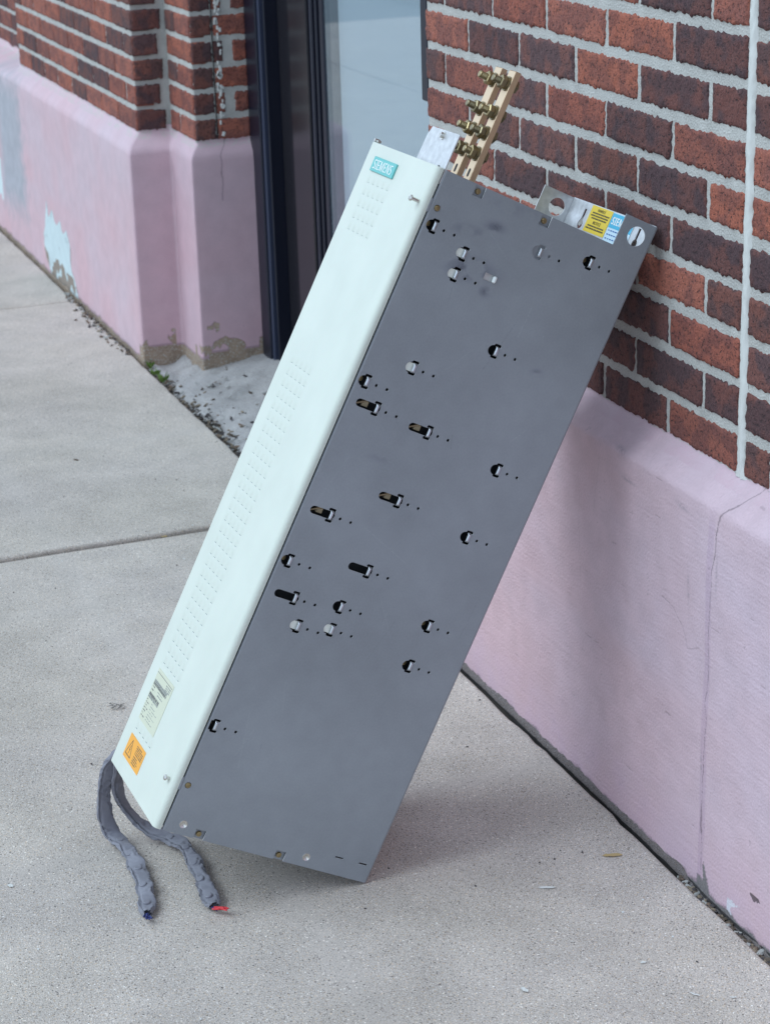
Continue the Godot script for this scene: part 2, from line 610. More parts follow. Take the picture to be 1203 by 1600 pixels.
func slab_mesh(x0: float, x1: float, z0: float, z1: float, lift: float, near: bool) -> ArrayMesh:
	var n := 60 if near else 12
	var edge := [0.0, 0.002, 0.006, 0.012, 0.02]
	var xs := []
	var zs := []
	for pair in [[xs, x0, x1], [zs, z0, z1]]:
		var a: float = pair[1]
		var b: float = pair[2]
		pair[0].append(a); pair[0].append(a)
		for e in edge.slice(1): pair[0].append(a + e)
		for i in n - 1: pair[0].append(a + 0.02 + (b - a - 0.04) * (i + 1) / n)
		for e in range(edge.size() - 1, 0, -1): pair[0].append(b - edge[e])
		pair[0].append(b); pair[0].append(b)
	var nx: int = xs.size() - 1
	var nz: int = zs.size() - 1
	var drop := func(d: float) -> float:
		var r := 0.008
		if d >= r: return 0.0
		return r - sqrt(maxf(0.0, r * r - (r - d) * (r - d)))
	return sheet(nx, nz,
		func(i: int, j: int):
			var x: float = xs[i]
			var z: float = zs[j]
			var dx := minf(x - x0, x1 - x)
			var dz := minf(z - z0, z1 - z)
			var y: float = lift - maxf(drop.call(dx), drop.call(dz) * 0.7)
			if i == 0 or j == 0 or i == nx or j == nz: y = -0.13
			if near and z0 < 0.1 and dz < 0.013:
				z += (0.0016 * noise.get_noise_1d(x * 14.0) + 0.0022 * noise.get_noise_1d(x * 70.0)) * (1.0 if z < 0.5 else 0.0)
			y += 0.0008 * noise.get_noise_2d(x * 3.0, z * 3.0) if near else 0.0
			return Vector3(x, y, z),
		func(i: int, j: int):
			var v := Vector3(0, 1, 0)
			if i <= 1: v += Vector3(-1, 0, 0)
			if i >= nx - 1: v += Vector3(1, 0, 0)
			if j <= 1: v += Vector3(0, 0, -1)
			if j >= nz - 1: v += Vector3(0, 0, 1)
			return v,
		null,
		func(i: int, j: int):
			var x: float = xs[i]
			var z: float = zs[j]
			var v := 0.96 + 0.07 * noise.get_noise_2d(x * 1.7, z * 1.7) + 0.05 * noise.get_noise_2d(x * 6.0 + 9.0, z * 6.0)
			return Color(v, v, v * (1.0 + 0.02 * noise.get_noise_2d(x * 2.0 + 50.0, z * 2.0))))

# ------------------------------------------------------------------ bricks
# front of the brick on z = 0, ragged outline, rough face
func brick_mesh(w: float, h: float, d: float, variant: int) -> ArrayMesh:
	var key := "%d_%d_%d_%d" % [roundi(w * 500.0), roundi(h * 500.0), roundi(d * 500.0), variant]
	if brick_cache.has(key):
		return brick_cache[key]
	var st := begin()
	var nx := maxi(3, int(w / 0.0050))
	var ny := 9
	var o := variant * 13.7 + w * 31.0
	var P := {}
	for j in ny + 1:
		for i in nx + 1:
			var u := float(i) / nx - 0.5
			var v := float(j) / ny - 0.5
			var x := u * (w - 0.005)
			var y := v * (h - 0.005)
			var rim := i == 0 or j == 0 or i == nx or j == ny
			var jit := 0.0016 if rim else 0.0008
			x += jit * noise.get_noise_2d(x * 140.0 + o, y * 140.0)
			y += jit * 1.5 * noise.get_noise_2d(x * 110.0 - o, y * 140.0 + 5.0)
			var z := 0.0009 * noise.get_noise_3d(x * 60.0, y * 60.0, o) + 0.0007 * noise.get_noise_3d(x * 160.0, y * 160.0, o)
			P[Vector2i(i, j)] = Vector3(x, y, z)
	var tri := func(a: Vector3, b: Vector3, c: Vector3, n: Vector3):
		if (b - a).cross(c - a).dot(n) > 0.0:
			st.add_vertex(a); st.add_vertex(c); st.add_vertex(b)
		else:
			st.add_vertex(a); st.add_vertex(b); st.add_vertex(c)
	st.set_smooth_group(0)
	for j in ny:
		for i in nx:
			var a: Vector3 = P[Vector2i(i, j)]
			var b: Vector3 = P[Vector2i(i + 1, j)]
			var c: Vector3 = P[Vector2i(i + 1, j + 1)]
			var e: Vector3 = P[Vector2i(i, j + 1)]
			tri.call(a, b, c, Vector3(0, 0, 1))
			tri.call(a, c, e, Vector3(0, 0, 1))
	var ring := []
	for i in nx: ring.append(Vector2i(i, 0))
	for j in ny: ring.append(Vector2i(nx, j))
	for i in nx: ring.append(Vector2i(nx - i, ny))
	for j in ny: ring.append(Vector2i(0, ny - j))
	var outer := []
	for q in ring:
		var p: Vector3 = P[q]
		var dir := Vector3(-1 if q.x == 0 else (1 if q.x == nx else 0), -1 if q.y == 0 else (1 if q.y == ny else 0), 0)
		var grow := 0.0025 + 0.0022 * noise.get_noise_2d(p.x * 330.0 + o, p.y * 330.0) + 0.0012 * noise.get_noise_2d(p.x * 60.0 + o, p.y * 330.0)
		outer.append(p + dir * grow + Vector3(0, 0, -0.003))
	for k in ring.size():
		var k2 := (k + 1) % ring.size()
		var a: Vector3 = P[ring[k]]
		var b: Vector3 = P[ring[k2]]
		var n := (Vector3(a.x / w, a.y / h, 0).normalized() * 0.5 + Vector3(0, 0, 1))
		tri.call(a, b, outer[k2], n)
		tri.call(a, outer[k2], outer[k], n)
		var n2 := Vector3(0, 0, 0)
		if ring[k].y == 0 and ring[k2].y == 0: n2 = Vector3(0, -1, 0)
		elif ring[k].y == ny and ring[k2].y == ny: n2 = Vector3(0, 1, 0)
		elif ring[k].x == nx: n2 = Vector3(1, 0, 0)
		else: n2 = Vector3(-1, 0, 0)
		var back := Vector3(0, 0, -d + 0.003)
		tri.call(outer[k], outer[k2], outer[k2] + back, n2)
		tri.call(outer[k], outer[k2] + back, outer[k] + back, n2)
	st.generate_normals()
	var m := st.commit()
	brick_cache[key] = m
	return m

func lay(parent: Node3D, x0: float, x1: float, row: int, z: float, dark: float, depth := 0.05, yaw := 0.0, at_x := 0.0) -> void:
	# a brick from x0 to x1 in the wall's own axes, joints of 10 mm taken off
	var w := x1 - x0
	if w < 0.015: return
	var v := rng.randi_range(0, 3)
	var kind := 1 if rng.randf() < dark else 0
	var m := brick_mesh(w, 0.0520, depth, v)
	var y := BRICK_BASE + (row + 0.5) * COURSE + rng.randf_range(-0.0012, 0.0012)
	var b := Basis(Vector3.UP, yaw) * Basis(Vector3(0, 0, 1), rng.randf_range(-0.006, 0.006))
	var c := Vector3((x0 + x1) / 2.0, y, z + rng.randf_range(0.0001, 0.0022))
	if yaw != 0.0:
		c = Vector3(at_x + rng.randf_range(0.0002, 0.0014), y, (x0 + x1) / 2.0)
	var tone := rng.randi_range(0, 3)
	if dark > 0.9: tone = 1 if tone < 2 else 3
	put("brick", m, M["brick_%d_%d" % [kind, tone]], parent, c, b)

func build_brick_wall() -> void:
	var H := 6.0
	var wall := thing("brick_wall", "red brick wall with pink painted base behind the grey cabinet", "wall")
	# backing mortar
	put("mortar", block(Vector3(5.1, H - 0.55, 0.311), 0.002), M.mortar, wall, Vector3(1.45, 0.55 + (H - 0.55) / 2, -0.2023))
	var z := -0.045
	for row in range(0, 22):
		var edges := []
		var start := 0.0 if row % 2 == 0 else -MODULE / 2.0
		var x := -0.008
		var joints := []
		var q := start if row % 2 == 1 else -MODULE
		while q > -1.09:
			joints.append(q)
			q -= MODULE
		var right := x
		for jx in joints:
			lay(wall, jx + 0.005, right, row, z, 0.45 if row > 2 else 0.97)
			right = jx - 0.005
		lay(wall, -1.1, right, row, z, 0.3)
		# right of the control joint
		var left := 0.014
		var nxt := 0.082 if row % 2 == 0 else 0.182
		while left < 0.9:
			lay(wall, left, nxt - 0.005, row, z, 0.55)
			left = nxt + 0.005
			nxt += MODULE
	# courses higher up than the photograph shows
	var high := begin()
	for row in range(22, 44):
		var xx := -1.1 + (0.1 if row % 2 else 0.0)
		while xx < 1.0:
			add_block(high, Vector3(xx + 0.0965, BRICK_BASE + (row + 0.5) * COURSE, -0.068), Vector3(0.193, 0.0515, 0.05), 0.002)
			xx += MODULE
	put("upper_courses", high.commit(), M.brick_0_1, wall).set_meta("kind", "stuff")
	# caulked control joint, white
	var nvc := 220
	var caulk := put("caulk_joint", sheet(6, nvc,
		func(i: int, j: int):
			var y := 0.626 + (2.08 - 0.626) * j / nvc
			var t := i / 6.0 - 0.5
			var wd := 0.0182 + 0.0035 * noise.get_noise_2d(y * 26.0, signf(t) * 9.0) + 0.002 * noise.get_noise_2d(y * 110.0, signf(t) * 4.0) + 0.012 * smoothstep(0.648, 0.626, y)
			var zz := -0.0420 - 0.005 * pow(absf(t) * 2.0, 4.0) + 0.0012 * noise.get_noise_2d(y * 60.0, t * 3.0) - 0.0025 * smoothstep(0.72, 0.66, y) * smoothstep(0.2, 0.0, absf(t + 0.1))
			return Vector3(0.005 + t * wd + 0.0018 * noise.get_noise_1d(y * 9.0), y, zz),
		func(_i: int, _j: int): return Vector3(0, 0, 1)), M.caulk, wall)
	tag(caulk, "white caulked vertical joint", "")
	# dark flashing at the brick end by the shop window
	put("edge_trim", block(Vector3(0.030, 1.6, 0.03), 0.002), M.navy, wall, Vector3(-1.1185, 0.985 + 0.8, -0.062))
	# painted stucco base
	build_right_base(wall)

func build_right_base(wall: Node3D) -> void:
	# picture of the base: u 0..1 = x -1.12..0.78, v from the top of the bevel down
	var W := 1536
	var Hh := 540
	var wide := 1.90
	var tall := 0.668
	var big := noise_bytes(81, 0.0035, W, Hh, 4)
	var mid := noise_bytes(82, 0.02, W, Hh, 4)
	var fine := noise_bytes(83, 0.25, W, Hh, 2)
	# strokes lie along the wall
	var f := FastNoiseLite.new()
	f.seed = 84
	f.frequency = 0.05
	f.fractal_octaves = 3
	var strokes := PackedByteArray()
	strokes.resize(W * Hh)
	var out := PackedByteArray()
	out.resize(W * Hh * 3)
	var hgt := PackedByteArray()
	hgt.resize(W * Hh)
	var crack := [Vector2(0.079, 0.664), Vector2(0.060, 0.622), Vector2(0.040, 0.600), Vector2(0.026, 0.585), Vector2(0.022, 0.534), Vector2(0.012, 0.45), Vector2(0.009, 0.396), Vector2(0.005, 0.30), Vector2(0.004, 0.25), Vector2(-0.001, 0.12), Vector2(0.0, 0.03)]
	var hair := [Vector2(-0.13, 0.41), Vector2(-0.10, 0.405), Vector2(-0.07, 0.385), Vector2(-0.05, 0.36), Vector2(-0.02, 0.372)]
	var hair2 := [Vector2(-0.40, 0.50), Vector2(-0.398, 0.46), Vector2(-0.402, 0.42), Vector2(-0.395, 0.33)]
	var hair3 := [Vector2(-0.33, 0.585), Vector2(-0.345, 0.52), Vector2(-0.35, 0.47)]
	for j in Hh:
		var y := 0.648 - tall * (j + 0.5) / Hh
		for i in W:
			var n := j * W + i
			var x := -1.12 + wide * (i + 0.5) / W
			var b := big[n] / 255.0
			var m := mid[n] / 255.0
			var g := fine[n] / 255.0
			var s := f.get_noise_2d(i * 0.18 + j * 0.05, j * 2.2) * 0.5 + 0.5
			# pink to lavender, pinker low and to the left
			var lav := clampf(0.42 + 0.6 * (b - 0.5) + 0.55 * (x + 0.35) + 0.35 * (y - 0.3), 0.0, 1.0)
			var c := Vector3(0.600, 0.405, 0.430).lerp(Vector3(0.580, 0.460, 0.525), lav)
			c *= 1.0 + 0.14 * (m - 0.5) + 0.11 * (g - 0.5) + 0.04 * (s - 0.5)
			var low := smoothstep(0.16, 0.0, y)
			c = c.lerp(Vector3(0.47, 0.33, 0.42), low * 0.45 * m * 1.4)
			var hh := 128.0 + 60.0 * (g - 0.5) + 46.0 * (s - 0.5) + 24.0 * (m - 0.5)
			# specks and scratches
			if m > 0.83 and g > 0.60:
				c *= 0.72
				hh -= 30.0
			if s < 0.16 and m < 0.46:
				c *= 0.80
				hh -= 40.0
			var p := Vector2(x + 0.009 * (m - 0.5) + 0.012 * (b - 0.5), y)
			if absf(x - 0.02) < 0.07:
				var d := seg_dist(p, crack)
				var band := smoothstep(0.010, 0.006, absf(x - (0.012 - 0.02 * (0.5 - y)) + 0.004)) * smoothstep(0.6, 0.55, y)
				c = c.lerp(c * Vector3(0.90, 0.88, 0.93), band)
				hh += band * 16.0
				var open := 0.0006 + 0.0013 * smoothstep(0.45, 0.75, mid[(n * 7) % (W * Hh)] / 255.0) * 0.4
				if y > 0.605: open = 0.0005
				elif y > 0.57: open = 0.0011
				elif y < 0.17: open = 0.0004 + 0.0016 * smoothstep(0.35, 0.6, m)
				elif y > 0.2 and y < 0.5: open *= 0.55
				if d < open:
					c *= 0.55
					hh -= 60.0
				elif d < open * 2.2:
					c *= 0.90
			if x > -0.16 and x < 0.0 and y > 0.3 and seg_dist(p + Vector2(0.0, 0.012 * (b - 0.5) + 0.006 * (m - 0.5)), hair) < 0.0007 + 0.0006 * (g - 0.5):
				c *= 0.74
				hh -= 30.0
			if x > -0.43 and x < -0.30 and g > 0.42 and (seg_dist(p, hair2) < 0.0008 or seg_dist(p, hair3) < 0.0008):
				c *= 0.85
			# scuffs
			for q in [[-0.235, 0.555, 0.022, 0.006], [-0.265, 0.592, 0.02, 0.006], [-0.075, 0.565, 0.022, 0.005], [-0.052, 0.45, 0.004, 0.03], [0.028, 0.50, 0.003, 0.03], [-0.005, 0.20, 0.003, 0.025]]:
				var e := pow((x - q[0]) / q[2], 2) + pow((y - q[1] + 0.12 * (x - q[0])) / q[3], 2)
				if e < 2.5:
					c = c.lerp(Vector3(0.27, 0.22, 0.25), exp(-e * 1.3) * 0.6 * smoothstep(0.35, 0.6, g * 0.5 + s * 0.5))
			# bare cement along the foot, a broken place by the joint, white primer to the right of it
			var foot := 0.003 + 0.016 * (m - 0.4) + 0.006 * (g - 0.5)
			if x > -0.012 and x < 0.036: foot += maxf(0.0, 0.050 * (1.0 - absf(x - 0.010 + 0.02 * (m - 0.5)) / 0.022)) * (0.35 + 0.9 * m) + 0.012 * (g - 0.5)
			if y < foot:
				c = Vector3(0.24, 0.22, 0.22) * (0.75 + 0.6 * (g - 0.3)) * (0.25 if y < 0.0 else 0.9)
				hh -= 30.0
			elif x > 0.08 and y < foot + 0.02 and m > 0.55:
				c = c.lerp(Vector3(0.62, 0.66, 0.70), 0.7)
			elif y < foot + 0.004:
				c *= 0.7
			if x > 0.06 and y > 0.03 and y < 0.065 and mid[(n + 300) % (W * Hh)] > 190:
				c *= 0.25
				hh -= 60.0
			# dirty, sandy line under the first bricks
			if y > 0.612 and y < 0.640:
				c = c.lerp(Vector3(0.50, 0.30, 0.36), 0.35 * smoothstep(0.35, 0.75, 0.6 * m + 0.4 * g))
				if y > 0.628 and g > 0.52 and m > 0.45: c = c.lerp(Vector3(0.50, 0.47, 0.42), 0.6)
			out[n * 3] = lin8(c.x)
			out[n * 3 + 1] = lin8(c.y)
			out[n * 3 + 2] = lin8(c.z)
			hgt[n] = clampi(int(hh), 0, 255)
	var mt := StandardMaterial3D.new()
	mt.albedo_texture = tex(out, W, Hh)
	mt.texture_repeat = false
	mt.roughness = 0.62
	mt.heightmap_enabled = true
	mt.heightmap_texture = tex_l(hgt, W, Hh)
	mt.heightmap_scale = 0.30
	M.right_base = mt
	var prof := [Vector2(-0.30, 0.648), Vector2(-0.049, 0.640), Vector2(-0.0450, 0.627), Vector2(-0.036, 0.6195), Vector2(-0.020, 0.6065), Vector2(-0.0065, 0.596), Vector2(-0.002, 0.5905), Vector2(0.0, 0.584)]
	for k in 14: prof.append(Vector2(0.0, 0.565 - 0.0415 * k))
	prof.append(Vector2(0.0, -0.02))
	var nu := 150
	var nv := prof.size() - 1
	put("painted_base", sheet(nu, nv,
		func(i: int, j: int):
			var x := -1.12 + wide * i / nu
			var p: Vector2 = prof[j]
			var wob := (0.0022 * noise.get_noise_2d(x * 5.0, p.y * 7.0) + 0.0010 * noise.get_noise_2d(x * 19.0, p.y * 23.0)) * (1.0 if j > 1 else 0.0)
			var top := 0.0035 * noise.get_noise_1d(x * 34.0) if j in [1, 2, 3] else 0.0
			return Vector3(x, p.y + top, p.x + wob),
		func(_i: int, j: int): return Vector3(0, 1, 0) if j < 2 else Vector3(0, 0.3, 1),
		func(i: int, j: int): return Vector2((float(i) / nu), clampf((0.648 - prof[j].y) / tall, 0.001, 0.999))), mt, wall)
	put("painted_base_end", block(Vector3(3.2, 0.6, 0.3), 0.003), mat(lin(0.53, 0.42, 0.54), 0.7), wall, Vector3(0.782 + 1.6, 0.3, -0.15))

# ------------------------------------------------------------------ pillar on the left
func build_pillar() -> void:
	var H := 6.0
	var wall := thing("brick_pillar", "stepped red brick pillar with pink base and torn white paint, left of the dark doorway", "pillar")
	put("mortar", block(Vector3(1.532, H - 0.5, 0.30), 0.002), M.mortar, wall, Vector3(-3.9675, 0.5 + (H - 0.5) / 2, -0.1968))
	put("mortar", block(Vector3(0.2425, H - 0.5, 0.20), 0.002), M.mortar, wall, Vector3(-3.0793, 0.5 + (H - 0.5) / 2, -0.2398))
	put("mortar", block(Vector3(4.2, H - 0.5, 0.25), 0.002), M.mortar, wall, Vector3(-6.82, 0.5 + (H - 0.5) / 2, -0.24))
	for row in range(0, 13):
		# front face, corner at -3.195
		var x := -3.195
		var first := true
		while x > -4.73:
			var wd := 0.200 if row % 2 == 0 else 0.100
			if not first: wd = 0.1905
			var left := maxf(x - wd + 0.009, -4.735)
			lay(wall, left, x, row, -0.045, 0.32, 0.05)
			x -= wd
			first = false
		# return of the corner towards the door (faces +x)
		lay(wall, -0.138 + (0.012 if row % 2 == 0 else 0.024), -0.0475, row, 0, 0.55, 0.03, PI / 2, -3.1935)
		# narrow second step, facing the street
		if row % 2 == 0:
			lay(wall, -3.186, -3.100, row, -0.138, 0.3, 0.04)
			lay(wall, -3.090, -2.958, row, -0.138, 0.2, 0.04)
		else:
			lay(wall, -3.186, -2.958, row, -0.138, 0.35, 0.04)
		# second return, up to the door frame
		if row % 2 == 0:
			lay(wall, -0.289, -0.2005, row, 0, 0.1, 0.03, PI / 2, -2.9555)
			lay(wall, -0.1955, -0.1405, row, 0, 0.6, 0.03, PI / 2, -2.9555)
		else:
			lay(wall, -0.289, -0.252, row, 0, 0.1, 0.03, PI / 2, -2.9555)
			lay(wall, -0.224, -0.199, row, 0, 0.5, 0.03, PI / 2, -2.9555)
			lay(wall, -0.1945, -0.1405, row, 0, 0.9, 0.03, PI / 2, -2.9555)
		# recessed wall further left
		var xl := -4.80 if row % 2 == 0 else -4.755
		while xl > -5.7:
			lay(wall, xl - 0.19, xl, row, -0.112, 0.9, 0.05)
			xl -= 0.2
	var high := begin()
	for row in range(13, 44):
		var xx := -5.9 + (0.1 if row % 2 else 0.0)
		while xx < -3.40:
			add_block(high, Vector3(xx + 0.0965, BRICK_BASE + (row + 0.5) * COURSE, -0.068 if xx > -4.74 else -0.135), Vector3(0.183, 0.0515, 0.05), 0.002)
			xx += MODULE
	put("upper_courses", high.commit(), M.brick_0_1, wall).set_meta("kind", "stuff")
	# old white caulk crumbs in the crack of the return
	var st := begin()
	for k in 70:
		var y := 0.64 + 0.62 * rng.randf()
		var zz := -0.213 + rng.randf_range(-0.007, 0.006)
		var s := rng.randf_range(0.003, 0.009)
		add_block(st, Vector3(-2.9545, y, zz), Vector3(0.006, s * rng.randf_range(1.2, 2.6), s), 0.001, Basis(Vector3(1, 0, 0), rng.randf_range(-0.5, 0.5)))
	put("caulk_crumbs", st.commit(), M.caulk, wall).set_meta("kind", "stuff")
	put("joint_crack", block(Vector3(0.003, 1.6, 0.0022), 0.0), M.black, wall, Vector3(-2.9548, 1.43, -0.1975))
	build_left_base(wall)
	# the storey above the doorway and the mass of the shop behind: they shade the pavement
	var up := thing("upper_wall", "brick wall of the shop above and behind the doorway", "wall")
	put("brickwork", block(Vector3(1.9, 11.8, 0.24), 0.002), M.upper, up, Vector3(-2.03, 8.1, -0.22))
	put("shop_body", block(Vector3(26.0, 14.0, 9.0), 0.002), M.upper, up, Vector3(-5.0, 6.9, -4.93))

func build_left_base(wall: Node3D) -> void:
	# plan of the plinth, and of the brickwork above it, corner by corner
	var lowp := [Vector2(-5.9, 0.0), Vector2(-4.80, 0.0), Vector2(-4.765, 0.0), Vector2(-4.72, 0.0), Vector2(-3.131, 0.0), Vector2(-3.1255, -0.0015), Vector2(-3.124, -0.007), Vector2(-3.124, -0.108), Vector2(-3.122, -0.114), Vector2(-3.116, -0.116), Vector2(-2.943, -0.116), Vector2(-2.9375, -0.1175), Vector2(-2.936, -0.123), Vector2(-2.936, -0.33)]
	var topp := [Vector2(-5.9, -0.112), Vector2(-4.80, -0.112), Vector2(-4.765, -0.10), Vector2(-4.735, -0.047), Vector2(-3.205, -0.047), Vector2(-3.199, -0.048), Vector2(-3.197, -0.054), Vector2(-3.197, -0.132), Vector2(-3.195, -0.138), Vector2(-3.188, -0.140), Vector2(-2.966, -0.140), Vector2(-2.960, -0.143), Vector2(-2.958, -0.150), Vector2(-2.958, -0.33)]
	var steps := [14, 3, 4, 48, 2, 2, 6, 2, 2, 8, 2, 2, 10]
	var lo := []
	var hi := []
	var arc := []
	var a := 0.0
	for k in steps.size():
		for q in steps[k]:
			var t = float(q) / steps[k]
			lo.append(lowp[k].lerp(lowp[k + 1], t))
			hi.append(topp[k].lerp(topp[k + 1], t))
			arc.append(a + lowp[k].distance_to(lowp[k + 1]) * t)
		a += lowp[k].distance_to(lowp[k + 1])
	lo.append(lowp[-1]); hi.append(topp[-1]); arc.append(a)
	var total := a
	# rows: [height, share of the brick plan]
	var rows := [[0.640, 1.0], [0.626, 0.98], [0.620, 0.90], [0.608, 0.55], [0.598, 0.24], [0.588, 0.06], [0.575, 0.0]]
	for k in 10: rows.append([0.54 - 0.054 * k, 0.0])
	rows.append([0.0, 0.0]); rows.append([-0.03, 0.0])
	var nu: int = lo.size() - 1
	var nv: int = rows.size() - 1
	var W := 2048
	var Hh := 448
	var tall := 0.68
	var big := noise_bytes(91, 0.004, W, Hh, 4)
	var mid := noise_bytes(92, 0.022, W, Hh, 4)
	var fine := noise_bytes(93, 0.22, W, Hh, 2)
	var out := PackedByteArray()
	out.resize(W * Hh * 3)
	var hgt := PackedByteArray()
	hgt.resize(W * Hh)
	# arc length of a place on the front: the front runs from arc a_front at x = -4.72
	var a0 := 0.0
	for k in 3: a0 += lowp[k].distance_to(lowp[k + 1])
	var ax := a0 + 4.72          # arc = x + ax on the front face
	var a_in := a0 + 1.58        # where the first return begins
	var chip := PackedVector2Array()
	for q in [Vector2(-4.275, 0.250), Vector2(-4.245, 0.205), Vector2(-4.205, 0.232), Vector2(-4.16, 0.205), Vector2(-4.13, 0.200), Vector2(-4.085, 0.222), Vector2(-4.05, 0.190), Vector2(-4.0, 0.205), Vector2(-3.965, 0.165), Vector2(-3.985, 0.11), Vector2(-3.955, 0.075), Vector2(-3.92, 0.05), Vector2(-3.90, 0.0), Vector2(-3.93, -0.04), Vector2(-4.25, -0.04), Vector2(-4.30, 0.03), Vector2(-4.335, 0.06), Vector2(-4.35, 0.13), Vector2(-4.32, 0.16)]:
		chip.append(Vector2(q.x + ax, q.y))
	for j in Hh:
		var y := 0.645 - tall * (j + 0.5) / Hh
		for i in W:
			var n := j * W + i
			var s := total * (i + 0.5) / W
			var x := s - ax
			var b := big[n] / 255.0
			var m := mid[n] / 255.0
			var g := fine[n] / 255.0
			var lav := clampf(0.5 + 1.1 * (b - 0.5) + 0.5 * (y - 0.3), 0.0, 1.0)
			var c := Vector3(0.600, 0.395, 0.425).lerp(Vector3(0.570, 0.435, 0.475), lav)
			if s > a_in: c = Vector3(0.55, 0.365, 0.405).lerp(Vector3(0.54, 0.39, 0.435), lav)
			c *= 1.0 + 0.12 * (m - 0.5) + 0.06 * (g - 0.5)
			var hh := 128.0 + 20.0 * (g - 0.5) + (60.0 if s > a_in else 30.0) * (m - 0.5)
			# blue grey paint over old graffiti
			var dx := absf(x + 4.78 + 0.05 * (m - 0.5)) - 0.20
			var dy := absf(y - 0.36) - 0.23
			var e := maxf(dx, dy)
			if e < 0.07:
				c = c.lerp(Vector3(0.35, 0.375, 0.41) * (0.88 + 0.24 * m), smoothstep(0.07, -0.09, e + 0.05 * (m - 0.5)) * 0.85)
			# torn white paint
			var wob := Vector2(s + 0.016 * (g - 0.5) + 0.02 * (m - 0.5), y + 0.02 * (m - 0.5) + 0.008 * (g - 0.5))
			if x > -4.4 and x < -3.85 and y < 0.28:
				if in_poly(wob, chip):
					c = Vector3(0.60, 0.70, 0.71) * (0.93 + 0.14 * (m - 0.5))
					if y < 0.035 + 0.07 * m and m > 0.40: c = Vector3(0.27, 0.22, 0.18) * (0.7 + 0.6 * g)
					if m < 0.24: c *= 0.82
					hh -= 70.0
				elif in_poly(wob + Vector2(-0.012, 0.006), chip):
					c *= 0.62
			if x < -5.0 and y > 0.11 + 0.05 * m and y < 0.29 - 0.04 * m:
				c = Vector3(0.60, 0.68, 0.69)
				hh -= 60.0
			# spalled foot inside the doorway
			var foot := 0.0
			if s > a_in - 0.02:
				foot = 0.015 + 0.13 * maxf(0.0, m - 0.42)
				if s > a_in + 0.11 and s < a_in + 0.25: foot = 0.012
				if s > a_in + 0.33: foot = 0.030 + 0.20 * maxf(0.0, m - 0.45)
				foot += 0.030
			else:
				foot = 0.012 + 0.05 * maxf(0.0, m - 0.60)
			if y < foot:
				c = Vector3(0.35, 0.255, 0.185) * (0.75 + 0.5 * g) * (0.8 + 0.5 * (m - 0.3))
				if g > 0.66: c = Vector3(0.40, 0.38, 0.35)
				hh = 60.0 + 150.0 * (g - 0.5)
			elif y < foot + 0.006:
				c *= 0.7
			if y > 0.610 and y < 0.64:
				if g > 0.52 and m > 0.46: c = c.lerp(Vector3(0.46, 0.44, 0.40), 0.8)
			# fine crack of the return
			if s > a_in + 0.36 and absf(s - (a_in + 0.395 + 0.01 * (m - 0.5))) < 0.0016 and y > 0.47: c *= 0.62
			out[n * 3] = lin8(c.x)
			out[n * 3 + 1] = lin8(c.y)
			out[n * 3 + 2] = lin8(c.z)
			hgt[n] = clampi(int(hh), 0, 255)
	var mt := StandardMaterial3D.new()
	mt.albedo_texture = tex(out, W, Hh)
	mt.texture_repeat = false
	mt.roughness = 0.7
	mt.heightmap_enabled = true
	mt.heightmap_texture = tex_l(hgt, W, Hh)
	mt.heightmap_scale = 0.20
	put("painted_base", sheet(nu, nv,
		func(i: int, j: int):
			var p: Vector2 = lo[i].lerp(hi[i], rows[j][1])
			var y: float = rows[j][0]
			var wob := (0.0028 if arc[i] < a_in - 0.05 else 0.0008) * noise.get_noise_3d(p.x * 9.0, y * 9.0, p.y * 9.0)
			return Vector3(p.x + wob * 0.5, y + (0.003 * noise.get_noise_1d(arc[i] * 30.0) if j in [1, 2] else 0.0), p.y + wob),
		func(i: int, j: int):
			var i2: int = mini(i + 1, nu)
			var i1: int = maxi(i - 1, 0)
			var d: Vector2 = lo[i2] - lo[i1]
			return Vector3(-d.y, 0.3, d.x).normalized(),
		func(i: int, j: int): return Vector2(arc[i] / total, clampf((0.645 - rows[j][0]) / tall, 0.001, 0.999))), mt, wall)

# ------------------------------------------------------------------ shop door
func build_doorway() -> void:
	var d := thing("shop_door", "dark blue framed shop door and window with a pale blind behind the glass", "door", Vector3(-2.0, 0.045, -0.30))
	var at := Vector3(2.0, -0.045, 0.30)
	var bar := func(called: String, x0: float, x1: float, z0: float, z1: float, m: Material, y0 := 0.03, y1 := 2.25) -> MeshInstance3D:
		return put(called, block(Vector3(x1 - x0, y1 - y0, z1 - z0), 0.003), m, d, at + Vector3((x0 + x1) / 2, (y0 + y1) / 2, (z0 + z1) / 2))
	bar.call("frame_post", -2.962, -2.868, -0.40, -0.287, M.navy)
	bar.call("frame_bead", -2.866, -2.852, -0.40, -0.292, M.navy_edge)
	bar.call("frame_bead", -2.842, -2.834, -0.40, -0.300, M.navy)
	bar.call("recess_panel", -2.832, -2.640, -0.40, -0.335, M.panel_dark)
	bar.call("stile", -2.638, -2.500, -0.40, -0.300, M.panel_dark)
	bar.call("frame_bead", -2.498, -2.486, -0.40, -0.306, M.navy_edge)
	bar.call("frame_bead", -2.478, -2.462, -0.40, -0.300, M.navy)
	bar.call("frame_bead", -2.452, -2.440, -0.40, -0.304, M.navy)
	bar.call("stile", -2.430, -2.404, -0.40, -0.308, M.navy)
	bar.call("glass_pane", -2.403, -1.00, -0.318, -0.312, M.glass, 0.20)
	bar.call("bottom_rail", -2.384, -1.00, -0.36, -0.300, M.navy, 0.03, 0.198)
	bar.call("blind", -2.385, -1.00, -0.345, -0.341, M.blind, 0.22)
	bar.call("dark_interior", -2.97, -0.98, -0.425, -0.405, M.black, 0.0, 2.3)

# ------------------------------------------------------------------ the cabinet
var cab: Node3D

func E(s: float, t: float, w := 0.0) -> Vector3:   # millimetres along, out from the back, across
	return Vector3(-w, s, t) * 0.001

